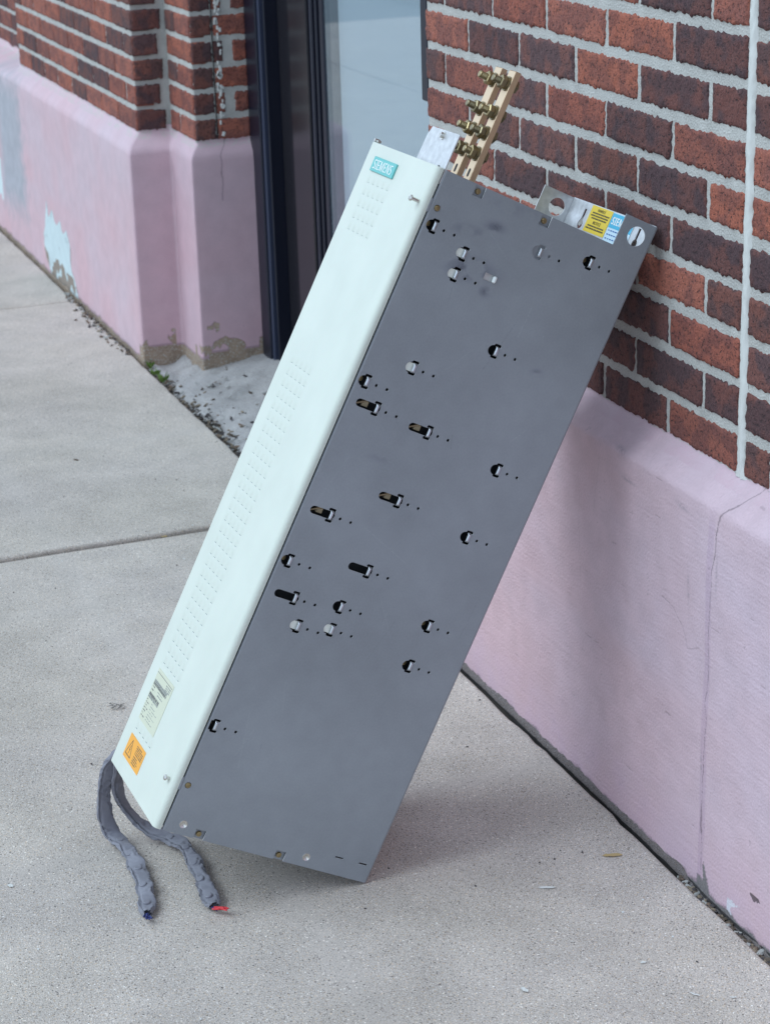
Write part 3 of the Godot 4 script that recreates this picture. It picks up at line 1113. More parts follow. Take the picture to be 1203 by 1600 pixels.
func csg_hole(parent: CSGShape3D, poly: PackedVector2Array, called := "cut") -> void:
	var c := CSGPolygon3D.new()
	c.name = called
	c.polygon = poly
	c.mode = CSGPolygon3D.MODE_DEPTH
	c.depth = 0.012
	c.position = Vector3(0, 0, 0.006)
	c.operation = CSGShape3D.OPERATION_SUBTRACTION
	parent.add_child(c, true)

func build_enclosure() -> void:
	cab = thing("electrical_cabinet", "long grey and pale green electrical cabinet leaning on its end against the brick wall", "electrical cabinet", Vector3(-0.20866, 0.0004, 0.43875))
	var y := Vector3(-0.0149, 0.8893, -0.4570).normalized()
	var x := Vector3(0.9999, 0.0141, -0.0052)
	x = (x - y * x.dot(y)).normalized()
	cab.basis = Basis(x, y, x.cross(y))
	side_panel()
	# the folds of the near side
	var fold := begin()
	for k in 6:
		var a0 := PI / 2 * k / 6
		var a1 := PI / 2 * (k + 1) / 6
		var r := 0.003
		var c := Vector2(-r, 0.3350)
		var p0 := c + Vector2(cos(a0), sin(a0)) * r
		var p1 := c + Vector2(cos(a1), sin(a1)) * r
		quad_auto(fold, [Vector3(p0.x, 0.001, p0.y), Vector3(p1.x, 0.001, p1.y), Vector3(p1.x, 0.9955, p1.y), Vector3(p0.x, 0.9955, p0.y)], Vector3(cos(a0), 0, sin(a0)))
	put("front_fold", fold.commit(), M.steel_plain, cab)
	fold = begin()
	for k in 5:
		var a0 := -PI / 2 * k / 5
		var a1 := -PI / 2 * (k + 1) / 5
		var r := 0.0045
		var c := Vector2(-r, r)
		var p0 := c + Vector2(cos(a0), sin(a0)) * r
		var p1 := c + Vector2(cos(a1), sin(a1)) * r
		quad_auto(fold, [Vector3(p0.x, 0.0, p0.y), Vector3(p1.x, 0.0, p1.y), Vector3(p1.x, 1.042, p1.y), Vector3(p0.x, 1.042, p0.y)], Vector3(cos(a0), 0, sin(a0)))
	put("rear_fold", fold.commit(), M.steel_plain, cab)
	# far side with its ear and hole, back plate, inner body
	var far := CSGPolygon3D.new()
	far.name = "far_side_panel"
	far.polygon = PackedVector2Array([Vector2(-0.338, 0), Vector2(0, 0), Vector2(0, 1.042), Vector2(-0.057, 1.042), Vector2(-0.057, 0.9955), Vector2(-0.338, 0.9955)])
	far.depth = 0.0015
	far.material = M.galv
	far.transform = Transform3D(Basis(Vector3(0, 0, -1), Vector3(0, 1, 0), Vector3(1, 0, 0)), Vector3(-0.2625, 0, 0))
	csg_hole(far, disc_poly(Vector2(-0.0245, 1.0188), 0.0138, 28))
	cab.add_child(far)
	var back := CSGPolygon3D.new()
	back.name = "back_plate"
	back.polygon = rect_poly(-0.2622, 0.0, -0.0030, 1.043)
	back.depth = 0.0015
	back.material = M.galv
	back.position = Vector3(0, 0, 0.0035)
	for w in [213.0, 41.0]:
		var k := merged(disc_poly(Vector2(-w * 0.001, 1.0085), 0.0075, 20), rect_poly(-w * 0.001 - 0.0032, 1.008, -w * 0.001 + 0.0032, 1.0325))
		csg_hole(back, k)
	cab.add_child(back)
	put("inner_chassis", block(Vector3(0.228, 0.97, 0.318), 0.001), M.inner, cab, Vector3(-0.144, 0.4975, 0.170))
	put("top_cap", block(Vector3(0.256, 0.002, 0.326), 0.0), M.steel_plain, cab, Vector3(-0.132, 0.9925, 0.170))
	put("bottom_cap", block(Vector3(0.256, 0.002, 0.326), 0.0), M.steel_plain, cab, Vector3(-0.132, 0.003, 0.170))
	put("front_backing", block(Vector3(0.252, 0.990, 0.002), 0.0), M.black, cab, Vector3(-0.131, 0.4975, 0.3325))
	front_cover()
	ears_and_labels()
	terminals()

func side_panel() -> void:
	var panel := CSGPolygon3D.new()
	panel.name = "side_panel"
	panel.polygon = PackedVector2Array([Vector2(-0.3350, 0), Vector2(-0.0045, 0), Vector2(-0.0045, 1.042), Vector2(-0.0570, 1.042), Vector2(-0.0570, 0.9955), Vector2(-0.3350, 0.9955)])
	panel.depth = 0.0016
	panel.material = M.steel
	panel.transform = Transform3D(Basis(Vector3(0, 0, -1), Vector3(0, 1, 0), Vector3(1, 0, 0)), Vector3.ZERO)
	cab.add_child(panel)
	csg_hole(panel, disc_poly(Vector2(-0.0285, 1.0187), 0.0140, 32))
	# short lugs: [along, out, what shows inside: 0 dark, 1 screw, 2 pale plastic, 3 grey sheet, 4 long slot dark, 5 long slot with parts]
	var lugs := [[920.5, 320, 1], [902, 262.5, 2], [872, 262, 2], [945, 157, 3], [959.5, 77.5, 1], [796, 158, 0], [732.5, 264, 2], [692, 321, 1], [641.2, 78.2, 0], [536.2, 79, 0], [422.2, 321, 1], [382.8, 220, 0], [338, 269.5, 2], [347.7, 219, 2], [396.2, 78.2, 1], [332, 80.5, 1], [166.5, 325.5, 1], [662, 291.5, 5], [656.5, 203.5, 5], [501.3, 291, 5], [551.8, 203.3, 5], [443.5, 203, 4], [374.5, 291, 4]]
	var bm := bridge_mesh()
	var screw := lathe([Vector2(0.0, 0.0022), Vector2(0.0016, 0.0022), Vector2(0.0017, 0.0006), Vector2(0.0018, 0.0024), Vector2(0.0036, 0.0022), Vector2(0.0042, 0.0008), Vector2(0.0042, -0.004)], 16)
	M.side_screw = screw
	var sideways := Basis(Vector3(0, 0, 1), -PI / 2)   # y -> +x
	for q in lugs:
		var s: float = q[0] * 0.001
		var t: float = q[1] * 0.001
		var kind: int = q[2]
		var hole: PackedVector2Array
		if kind >= 4:
			var r := 0.0058
			hole = stadium(Vector2(-(t + 0.0135), s), 0.0135, r)
			hole = merged(hole, rect_poly(-(t + 0.004), s - 0.0085, -(t - 0.0045), s + 0.0085))
		else:
			hole = disc_poly(Vector2(-(t + 0.0055), s), 0.0076, 24)
		hole = merged(hole, stadium(Vector2(-t - 0.0005, s + 0.0082), 0.0035, 0.0021))
		hole = merged(hole, stadium(Vector2(-t - 0.0005, s - 0.0082), 0.0035, 0.0021))
		hole = merged(hole, rect_poly(-(t + 0.003), s - 0.0082, -(t - 0.0022), s + 0.0082))
		csg_hole(panel, hole, "lug_hole")
		for dt in [15.2, 32.3]:
			csg_hole(panel, disc_poly(Vector2(-(t - dt * 0.001), s - 0.0003), 0.0023, 12), "pin_hole")
		put("lug", bm, M.bridge, cab, Vector3(0, s, t))
		if kind == 1:
			put("screw", screw, M.brass, cab, Vector3(-0.012, s + 0.0005, t + 0.0065), sideways)
		elif kind == 2:
			put("plastic_disc", block(Vector3(0.003, 0.0125, 0.018), 0.0005), M.plastic, cab, Vector3(-0.0042, s, t + 0.006))
		elif kind == 3:
			put("inner_sheet", block(Vector3(0.002, 0.03, 0.045), 0.0), M.steel_plain, cab, Vector3(-0.0042, s, t - 0.008))
		elif kind == 5:
			put("inner_terminal", block(Vector3(0.006, 0.0085, 0.010), 0.0008), M.tan, cab, Vector3(-0.014, s, t + 0.014))
			put("inner_terminal", block(Vector3(0.004, 0.003, 0.018), 0.0005), M.olive_brass, cab, Vector3(-0.012, s + 0.001, t + 0.020), Basis(Vector3(1, 0, 0), 0.5))
	# square window with a bent white clip
	csg_hole(panel, rect_poly(-0.2220, 0.881, -0.2045, 0.891), "clip_hole")
	put("inner_clip", block(Vector3(0.0015, 0.0105, 0.022), 0.0003), M.galv, cab, Vector3(-0.0035, 0.886, 0.2145))
	put("bent_clip", block(Vector3(0.0065, 0.0095, 0.0050), 0.0015), M.white, cab, Vector3(0.0012, 0.886, 0.2060))
	# notches at both ends with tabs and brass screws
	for q in [[280.0, true], [170.0, true], [282.0, false], [151.5, false]]:
		var t: float = q[0] * 0.001
		var top: bool = q[1]
		if top: csg_hole(panel, rect_poly(-(t + 0.0075), 0.9795, -(t - 0.0085), 1.0), "notch")
		else: csg_hole(panel, rect_poly(-(t + 0.0075), -0.004, -(t - 0.0085), 0.0145), "notch")
		var sc := 0.9865 if top else 0.0072
		put("screw_tab", block(Vector3(0.0012, 0.018, 0.0195), 0.0003), M.steel_plain, cab, Vector3(-0.0052, sc + (0.0 if top else 0.0015), t))
		put("screw", screw, M.brass, cab, Vector3(-0.0036, sc, t), sideways)
	for q in [[944.3, 332.0], [73.0, 333.0]]:
		csg_hole(panel, disc_poly(Vector2(-q[1] * 0.001 + 0.0046, q[0] * 0.001), 0.0047, 18), "screw_hole")
		put("screw", screw, M.brass, cab, Vector3(-0.0012, q[0] * 0.001, q[1] * 0.001 - 0.0046), sideways)
		put("cover_catch", block(Vector3(0.003, 0.019, 0.0042), 0.0006), M.steel_plain, cab, Vector3(-0.0012, q[0] * 0.001, 0.3395))
	# countersunk silver screws, two short slits
	var sunk := lathe([Vector2(0.0, -0.0022), Vector2(0.0022, -0.0022), Vector2(0.0024, -0.0006), Vector2(0.0058, 0.0006), Vector2(0.0062, 0.0002), Vector2(0.0062, -0.003)], 20)
	for q in [[16.0, 311.0], [15.4, 110.2]]:
		csg_hole(panel, disc_poly(Vector2(-q[1] * 0.001, q[0] * 0.001), 0.0060, 20), "screw_hole")
		put("silver_screw", sunk, M.silver, cab, Vector3(-0.0004, q[0] * 0.001, q[1] * 0.001), sideways)
	for t in [0.0594, 0.0188]:
		csg_hole(panel, stadium(Vector2(-t, 0.0273), 0.006, 0.0011), "slit")

func bridge_mesh() -> ArrayMesh:
	# a strip bent out of the sheet: arch along y, rounded across z
	return sheet(8, 12,
		func(i: int, j: int):
			var a := PI * i / 8.0
			var y := -0.0072 + 0.0144 * j / 12.0
			var up := smoothstep(0.0074, 0.0052, absf(y))
			return Vector3(-0.0012 + up * 0.0012 + sin(a) * 0.0022 * up, y, -cos(a) * 0.0026),
		func(i: int, _j: int): return Vector3(sin(PI * i / 8.0) + 0.05, 0, -cos(PI * i / 8.0)))

func front_cover() -> void:
	var zf := 0.3515
	var zb := 0.3405
	var w0 := 0.2452
	var r := 0.0080
	var h := 0.9957
	var st := begin()
	var arc := func(cx: float, a0: float, a1: float):
		for k in 8:
			var b0 := a0 + (a1 - a0) * k / 8
			var b1 := a0 + (a1 - a0) * (k + 1) / 8
			var n0 := Vector3(cos(b0), 0, sin(b0))
			var n1 := Vector3(cos(b1), 0, sin(b1))
			var c := Vector3(cx, 0, zf - r)
			var p := [c + n0 * r, c + n1 * r, c + n1 * r + Vector3(0, h, 0), c + n0 * r + Vector3(0, h, 0)]
			var nn := [n0, n1, n1, n0]
			var order := [0, 1, 2, 0, 2, 3]
			if (p[1] - p[0]).cross(p[2] - p[0]).dot(n0) > 0.0: order = [0, 2, 1, 0, 3, 2]
			for q in order:
				st.set_normal(nn[q]); st.set_uv(Vector2.ZERO); st.add_vertex(p[q])
	arc.call(-r, 0.0, PI / 2)
	arc.call(-w0 + r, PI / 2, PI)
	face(st, [Vector3(0, 0, zb), Vector3(0, 0, zf - r), Vector3(0, h, zf - r), Vector3(0, h, zb)], Vector3(1, 0, 0))
	face(st, [Vector3(-w0, 0, zb), Vector3(-w0, 0, zf - r), Vector3(-w0, h, zf - r), Vector3(-w0, h, zb)], Vector3(-1, 0, 0))
	# ends, top and bottom
	for yy in [0.0, h]:
		var n := Vector3(0, 1 if yy > 0 else -1, 0)
		face(st, [Vector3(-w0, yy, zb), Vector3(0, yy, zb), Vector3(0, yy, zf - r), Vector3(-r * 0.3, yy, zf - r * 0.3), Vector3(-r, yy, zf), Vector3(-w0 + r, yy, zf), Vector3(-w0 + r * 0.3, yy, zf - r * 0.3), Vector3(-w0, yy, zf - r)], n)
	# the face around the louvre fields
	var pitch := 0.01785
	var fields := []
	var cells := []
	for set_ in [[939.0, 5], [660.0, 28], [71.0, 1]]:
		var top: float = set_[0] * 0.001
		var cnt: int = set_[1]
		fields.append([top - pitch * (cnt - 1) - 0.003, top - 0.003 + pitch])
		for k in cnt: cells.append(top - pitch * k - 0.003)
	fields.sort_custom(func(a, b): return a[0] < b[0])
	var xl := -0.206
	var xr := -0.116
	var flat := func(x0: float, y0: float, x1: float, y1: float):
		face(st, [Vector3(x0, y0, zf), Vector3(x1, y0, zf), Vector3(x1, y1, zf), Vector3(x0, y1, zf)], Vector3(0, 0, 1))
	flat.call(-w0 + r, 0.0, xl, h)
	flat.call(xr, 0.0, -r, h)
	var yy := 0.0
	for f in fields:
		flat.call(xl, yy, xr, f[0])
		yy = f[1]
	flat.call(xl, yy, xr, h)
	var cover := put("front_cover", st.commit(), M.cover, cab)
	tag(cover, "pale green front cover", "")
	var lm := louver_mesh(0.018, pitch)
	for y0 in cells:
		for c in 5:
			put("louver", lm, [M.cover, M.louver_mouth], cover, Vector3(xl + 0.018 * c, y0, zf))
	# name badge
	var badge := put("badge", block(Vector3(0.084, 0.0215, 0.003), 0.0006), M.teal, cab, Vector3(-0.163, 0.967, zf + 0.0012))
	text_on(badge, "SIEMENS", 0.0130, 0.068, M.white, Vector3(0, 0, 0.0016), false, 0.0008)
	# rating plate and warning label
	put("rating_plate", plate_mesh(0.0785, 0.0815), rating_mat(), cab, Vector3(-0.1655, 0.1275, zf + 0.0005))
	put("warning_label", plate_mesh(0.0790, 0.0365), warning_mat(), cab, Vector3(-0.1660, 0.0430, zf + 0.0005))
	# two long screws standing out of the cover
	var head := lathe([Vector2(0, 0.0), Vector2(0.0012, 0.0), Vector2(0.0013, -0.0010), Vector2(0.0014, 0.0002), Vector2(0.0034, -0.0004), Vector2(0.0044, -0.0018), Vector2(0.0044, -0.0030), Vector2(0.0028, -0.0034), Vector2(0.0026, -0.0040), Vector2(0.0026, -0.020)], 18)
	var out := Basis(Vector3(1, 0, 0), PI / 2)
	put("cover_screw", head, M.silver, cab, Vector3(-0.0105, 0.943, zf + 0.0150), out)
	put("cover_screw", head, M.silver, cab, Vector3(-0.0165, 0.0700, zf + 0.0085), out)
	put("corner_clip", block(Vector3(0.010, 0.004, 0.006), 0.001), M.silver, cab, Vector3(-0.2365, 0.9985, 0.345))
	put("corner_clip", lathe([Vector2(0, 0.004), Vector2(0.0025, 0.0035), Vector2(0.0028, -0.004)], 10), M.silver, cab, Vector3(-0.2410, 0.9990, 0.346), out)
	put("cover_hinge_pin", lathe([Vector2(0, 0.002), Vector2(0.0016, 0.0015), Vector2(0.0016, -0.002)], 8), M.ink, cab, Vector3(-0.0035, 0.9955, 0.3480))

func plate_mesh(w: float, h: float) -> ArrayMesh:
	var st := begin()
	face(st, [Vector3(-w / 2, -h / 2, 0), Vector3(w / 2, -h / 2, 0), Vector3(w / 2, h / 2, 0), Vector3(-w / 2, h / 2, 0)], Vector3(0, 0, 1), [Vector2(0, 1), Vector2(1, 1), Vector2(1, 0), Vector2(0, 0)])
	for e in [[Vector3(-w / 2, -h / 2, 0), Vector3(w / 2, -h / 2, 0), Vector3(0, -1, 0)], [Vector3(w / 2, -h / 2, 0), Vector3(w / 2, h / 2, 0), Vector3(1, 0, 0)], [Vector3(w / 2, h / 2, 0), Vector3(-w / 2, h / 2, 0), Vector3(0, 1, 0)], [Vector3(-w / 2, h / 2, 0), Vector3(-w / 2, -h / 2, 0), Vector3(-1, 0, 0)]]:
		face(st, [e[0], e[1], e[1] + Vector3(0, 0, -0.0004), e[0] + Vector3(0, 0, -0.0004)], e[2], [Vector2.ZERO, Vector2.ZERO, Vector2.ZERO, Vector2.ZERO])
	return st.commit()

# a pressed scoop, open (dark) at its lower end; cell from (0,0) to (cw, ch)
func louver_mesh(cw: float, ch: float) -> ArrayMesh:
	var xs := [0.0, 0.0045, 0.0055, 0.0070, 0.0090, 0.0110, 0.0125, 0.0135, cw]
	var ys := [0.0, 0.0030, 0.0031, 0.0050, 0.0075, 0.0100, 0.0125, 0.0150, ch]
	var dep := func(i: int, j: int) -> float:
		var x: float = xs[i]
		var y: float = ys[j]
		if i <= 1 or i >= 7 or j <= 1 or j >= 7: return 0.0
		var u := (x - 0.0045) / 0.009
		var k := 1.0 - (y - 0.0031) / 0.0119
		return -0.0012 * pow(sin(PI * u), 0.3) * k
	var a := sheet(8, 8,
		func(i: int, j: int): return Vector3(xs[i], ys[j], dep.call(i, j)),
		func(_i: int, _j: int): return Vector3(0, 0, 1))
	# dark mouth just in front of the step
	var st := begin()
	for i in range(1, 7):
		var x0: float = xs[i]
		var x1: float = xs[i + 1]
		var d0: float = dep.call(i, 2)
		var d1: float = dep.call(i + 1, 2)
		face(st, [Vector3(x0, 0.0034, -0.0001), Vector3(x1, 0.0034, -0.0001), Vector3(x1, 0.0036, d1), Vector3(x0, 0.0036, d0)], Vector3(0, 1, 0.2))
	st.commit(a)
	return a

func text_on(parent: Node3D, words: String, height: float, width: float, m: Material, at: Vector3, bold := false, depth := 0.0004) -> void:
	var t := TextMesh.new()
	var f := SystemFont.new()
	f.font_names = PackedStringArray(["Droid Sans"])
	f.font_weight = 700 if bold else 400
	t.font = f
	t.text = words
	t.font_size = 32
	t.pixel_size = 0.001
	t.depth = depth
	var box := t.get_aabb()
	var o := put("lettering", t, m, parent, at)
	var cap := 0.0233
	o.scale = Vector3(width / maxf(box.size.x, 0.001), height / cap, 1.0)
	o.position = at - Vector3(0, (box.position.y + box.size.y / 2.0) * o.scale.y, 0)

func paint(w: int, h: int, c: Color) -> Image:
	var im := Image.create(w, h, false, Image.FORMAT_RGB8)
	im.fill(c)
	return im

func words_row(im: Image, x0: int, y0: int, x1: int, hgt: int, c: Color, gap := 0.25) -> void:
	var x := x0
	while x < x1:
		var n := rng.randi_range(2, 5)
		if rng.randf() > gap:
			im.fill_rect(Rect2i(x, y0 + rng.randi_range(0, 1), mini(n, x1 - x), hgt - rng.randi_range(0, 2)), c)
		x += n + 1

func label_mat(im: Image, rough := 0.45) -> StandardMaterial3D:
	var m := StandardMaterial3D.new()
	m.albedo_texture = ImageTexture.create_from_image(im)
	m.texture_repeat = false
	m.roughness = rough
	return m

func rating_mat() -> StandardMaterial3D:
	var bg := lin(0.58, 0.58, 0.45)
	var ink := lin(0.05, 0.05, 0.055)
	var grey := lin(0.16, 0.17, 0.17)
	var im := paint(320, 330, bg)
	im.fill_rect(Rect2i(4, 22, 306, 3), lin(0.05, 0.05, 0.05))
	for k in 3:
		words_row(im, 205, 34 + k * 13, 300, 9, grey, 0.15)
	for r in [[0, 68, 268, 18], [0, 86, 270, 16]]:
		words_row(im, 10, r[1], r[2], r[3], ink if r[1] > 80 else grey, 0.06)
	words_row(im, 10, 108, 60, 8, ink)
	words_row(im, 120, 112, 230, 6, grey)
	words_row(im, 10, 128, 90, 9, ink)
	words_row(im, 130, 128, 240, 8, grey)
	words_row(im, 8, 152, 206, 20, ink, 0.05)
	words_row(im, 8, 172, 208, 14, grey, 0.1)
	for k in 7:
		words_row(im, 8, 196 + k * 17, 30 + (k * 37) % 60, 7, ink, 0.2)
		words_row(im, 100, 196 + k * 17, 140 + (k * 53) % 110, 6, grey, 0.3)
	return label_mat(im)

func warning_mat() -> StandardMaterial3D:
	var im := paint(400, 184, lin(0.83, 0.37, 0.045))
	var ink := lin(0.06, 0.045, 0.03)
	var p := [Vector2(28, 150), Vector2(152, 150), Vector2(90, 30)]
	for y in 184:
		for x in 180:
			var d := seg_dist(Vector2(x, y), [p[0], p[1], p[2], p[0]])
			if d < 4.0: im.set_pixel(x, y, ink)
			elif seg_dist(Vector2(x, y), [Vector2(97, 70), Vector2(84, 105), Vector2(99, 100), Vector2(86, 136)]) < 3.4: im.set_pixel(x, y, ink)
	for k in 5:
		words_row(im, 205, 24 + k * 15, 375 if k else 330, 9, ink, 0.12)
	for k in 4:
		words_row(im, 205, 106 + k * 16, 300 + (k * 23) % 60, 9, ink, 0.12)
	return label_mat(im)

func ears_and_labels() -> void:
	# sticker on the back plate, seen between the two ears
	var zb := 0.0040
	var plate := put("back_sticker", block(Vector3(0.0655, 0.0405, 0.0003), 0.0), M.yellow, cab, Vector3(-0.1635, 1.0215, zb))
	text_on(plate, "HANDLE", 0.0042, 0.024, M.ink, Vector3(0, 0.0150, 0.0003))
	text_on(plate, "NOTICE", 0.0046, 0.024, M.ink, Vector3(0, -0.0045, 0.0003))
	var st := begin()
	for r in [[0.0098, 0.050], [0.0058, 0.054], [0.0018, 0.044], [-0.0100, 0.050], [-0.0140, 0.056]]:
		var x: float = -r[1] / 2
		while x < r[1] / 2:
			var wd := rng.randf_range(0.0012, 0.0032)
			add_block(st, Vector3(x + wd / 2, r[0], 0.0003), Vector3(wd, 0.0022, 0.0002), 0.0)
			x += wd + 0.0010
	put("small_print", st.commit(), M.ink, plate)
	var side := put("back_sticker", block(Vector3(0.070, 0.0450, 0.0003), 0.0), M.pale_label, cab, Vector3(-0.0945, 1.0190, zb))
	var band := put("sticker_band", block(Vector3(0.068, 0.0220, 0.0003), 0.0), M.cyan, side, Vector3(0, 0.0108, 0.0003))
	text_on(band, "SIEMENS", 0.0115, 0.060, M.white, Vector3(0.001, 0.0, 0.0003), true)
	st = begin()
	for k in 3:
		for c in 8:
			if rng.randf() > 0.2:
				add_block(st, Vector3(-0.028 + c * 0.0072, -0.004 - k * 0.0062, 0.0003), Vector3(rng.randf_range(0.003, 0.006), 0.0018, 0.0002), 0.0)
	put("small_print", st.commit(), M.blue_ink, side)

func terminals() -> void:
	# galvanised bracket standing up behind the cover
	var poly := PackedVector2Array([Vector2(-0.104, 0.975), Vector2(-0.001, 0.975), Vector2(-0.001, 1.030), Vector2(0.000, 1.045), Vector2(-0.094, 1.0445), Vector2(-0.1005, 1.032)])
	var br := put("terminal_bracket", prism(poly, 0.3375, 0.3390), M.galv, cab)
	put("screw", lathe([Vector2(0, 0.0), Vector2(0.0015, 0.0), Vector2(0.0016, -0.0015), Vector2(0.0020, 0.0), Vector2(0.0040, 0.0), Vector2(0.0042, -0.004), Vector2(0.0062, -0.0042), Vector2(0.0062, -0.0052)], 14), M.silver, br, Vector3(-0.050, 1.037, 0.3440), Basis(Vector3(1, 0, 0), PI / 2))
	# two bus bars with four bolts each
	var hexed := lathe([Vector2(0.0, 0.0088), Vector2(0.0080, 0.0088), Vector2(0.0099, 0.0076), Vector2(0.0099, 0.0010), Vector2(0.0085, 0.0), Vector2(0.0, 0.0)], 6, true)
	var stud := lathe([Vector2(0, 0.0245), Vector2(0.0042, 0.0245), Vector2(0.0052, 0.0235), Vector2(0.0052, 0.0215), Vector2(0.0046, 0.0210), Vector2(0.0052, 0.0200), Vector2(0.0046, 0.0190), Vector2(0.0052, 0.0180), Vector2(0.0046, 0.0170), Vector2(0.0052, 0.0160), Vector2(0.0046, 0.0150), Vector2(0.0052, 0.0140), Vector2(0.0052, -0.012)], 14)
	var washer := lathe([Vector2(0.004, 0.0016), Vector2(0.0108, 0.0016), Vector2(0.0110, 0.0), Vector2(0.004, 0.0)], 20)
	var spring := lathe([Vector2(0.004, 0.0020), Vector2(0.0090, 0.0020), Vector2(0.0090, 0.0), Vector2(0.004, 0.0)], 20)
	var headm := lathe([Vector2(0.0, -0.0055), Vector2(0.0080, -0.0060), Vector2(0.0098, -0.0050), Vector2(0.0098, 0.0), Vector2(0.0, 0.0)], 6, true)
	var out := Basis(Vector3(1, 0, 0), PI / 2)
	var zc := 0.238
	for b in 2:
		var wc := -0.1905 if b == 0 else -0.1435
		var bar := put("bus_bar", block(Vector3(0.0215, 0.235, 0.010), 0.0008), M.copper, cab, Vector3(wc, 1.163 - 0.1175, zc - 0.005))
		for k in 4:
			var s: float = [1.143, 1.099, 1.068, 1.037][k]
			var here := Vector3(0, s - (1.163 - 0.1175), 0.005)
			var mt: Material = M.brass if (k + b) % 2 == 0 else M.olive_brass
			put("washer", washer, M.olive_brass, bar, here, out)
			put("washer", spring, M.brass, bar, here + Vector3(0, 0, 0.0018), out)
			var ln := 1.0 if k < 3 else 0.9
			put("nut", hexed, mt, bar, here + Vector3(0, 0, 0.004), out * Basis(Vector3.UP, 0.4 + 0.7 * k + b))
			put("stud", stud, mt, bar, here + Vector3(0, 0, 0.0245 * (ln - 1.0)), out)
			put("bolt_head", headm, M.olive_brass, bar, here + Vector3(0, 0, -0.0102), out * Basis(Vector3.UP, 0.9 * k))
		put("slot_hole", prism(stadium(Vector2(0, 0), 0.0035, 0.0028), 0.0, 0.0002), M.black, bar, Vector3(0, 1.0085 - (1.163 - 0.1175), 0.0051), Basis(Vector3(0, 0, 1), PI / 2))

# ------------------------------------------------------------------ cable sleeves
func sleeve_path(pts: Array, n: int) -> Array:
	var c := Curve3D.new()
	for i in pts.size():
		var p: Vector3 = pts[i]
		var t: Vector3 = (pts[mini(i + 1, pts.size() - 1)] - pts[maxi(i - 1, 0)]) / 6.0
		c.add_point(p, -t, t)
	var out := []
	var len := c.get_baked_length()
	for i in n + 1:
		out.append(c.sample_baked(len * i / n, true))
	return out

func sleeve(t: Node3D, path: Array, seedv: float, wide: float) -> void:
	var n := path.size() - 1
	var ns := 22
	var base := t.position
	var frames := []
	frames.resize(n + 1)
	var carry := Vector3.ZERO
	for i in range(n, -1, -1):
		var d: Vector3 = (path[mini(i + 1, n)] - path[maxi(i - 1, 0)]).normalized()
		if carry == Vector3.ZERO: carry = d.cross(Vector3.UP)
		carry = (carry - d * carry.dot(d)).normalized()
		var roll: float = 0.55 * noise.get_noise_1d(i * 0.055 + seedv) + 0.2
		var side := carry.rotated(d, roll)
		frames[i] = [d, side, side.cross(d).normalized()]
	var pos := func(i: int, j: int) -> Vector3:
		var f: Array = frames[j]
		var a := TAU * i / ns
		var k := float(j) / n
		var pinch := 1.0 - 0.40 * smoothstep(0.95, 1.0, k)
		var kink := noise.get_noise_1d(j * 0.075 + seedv * 3.0)
		var hw := wide * (1.0 + 0.30 * kink + 0.10 * noise.get_noise_1d(j * 0.31 + seedv)) * pinch
		var hh := 0.0042 * (1.0 - 0.35 * kink) * (1.0 + 0.4 * smoothstep(0.93, 1.0, k))
		var ca := cos(a)
		var sa := sin(a)
		var p := Vector2(signf(ca) * pow(absf(ca), 0.62) * hw, signf(sa) * pow(absf(sa), 0.8) * hh)
		var fold := absf(noise.get_noise_3d(ca * 0.9 + seedv, sa * 0.9, j * 0.10))
		var slant := absf(noise.get_noise_2d(j * 0.125 + ca * 1.1 + sa * 0.6, seedv * 5.0))
		var crease := 0.0034 * (fold - 0.25) - 0.0024 * smoothstep(0.17, 0.0, slant) + 0.0016 * slant
		p += p.normalized() * crease
		# a folded seam along one edge
		if i in [2, 3]: p.y += 0.0022 * (1.0 if i == 2 else -1.0)
		return path[j] - base + f[1] * p.x + f[2] * p.y
	var m := sheet(ns, n, pos, func(i: int, j: int):
		var f: Array = frames[j]
		var a := TAU * i / ns
		return f[1] * cos(a) * 0.4 + f[2] * sin(a))
	put("fabric_sleeve", m, M.sleeve, t)
	# snap studs along the flat
	var stud := lathe([Vector2(0, 0.0006), Vector2(0.0044, 0.0005), Vector2(0.0056, -0.0002), Vector2(0.0058, -0.0030)], 18)
	var first := int(n * 0.50)
	var k := first
	while k < n - 3:
		var f: Array = frames[k]
		var up: Vector3 = f[2] if f[2].y > 0 else -f[2]
		var p: Vector3 = path[k] - base + up * 0.0058 + f[1] * 0.001
		var bx: Vector3 = f[1]
		put("snap_stud", stud, M.sleeve, t, p, Basis(bx, up, bx.cross(up)))
		k += int(n * 0.115)

func wires(t: Node3D, end: Vector3, dir: Vector3, m: Material, count: int, spread: float, ln: float, called: String) -> void:
	for k in count:
		var a := (dir + Vector3(rng.randf_range(-spread, spread), rng.randf_range(-0.1, spread * 0.6), rng.randf_range(-spread, spread))).normalized()
		var l := ln * rng.randf_range(0.6, 1.1)
		var r := 0.0013
		var c := CapsuleMesh.new()
		c.radius = r
		c.height = l
		c.radial_segments = 8
		c.rings = 2
		var b := Basis(Quaternion(Vector3.UP, a))
		put(called, c, m, t, end - t.position + a * l * 0.42 + Vector3(rng.randf_range(-0.004, 0.004), rng.randf_range(0.0, 0.004), rng.randf_range(-0.004, 0.004)), b)

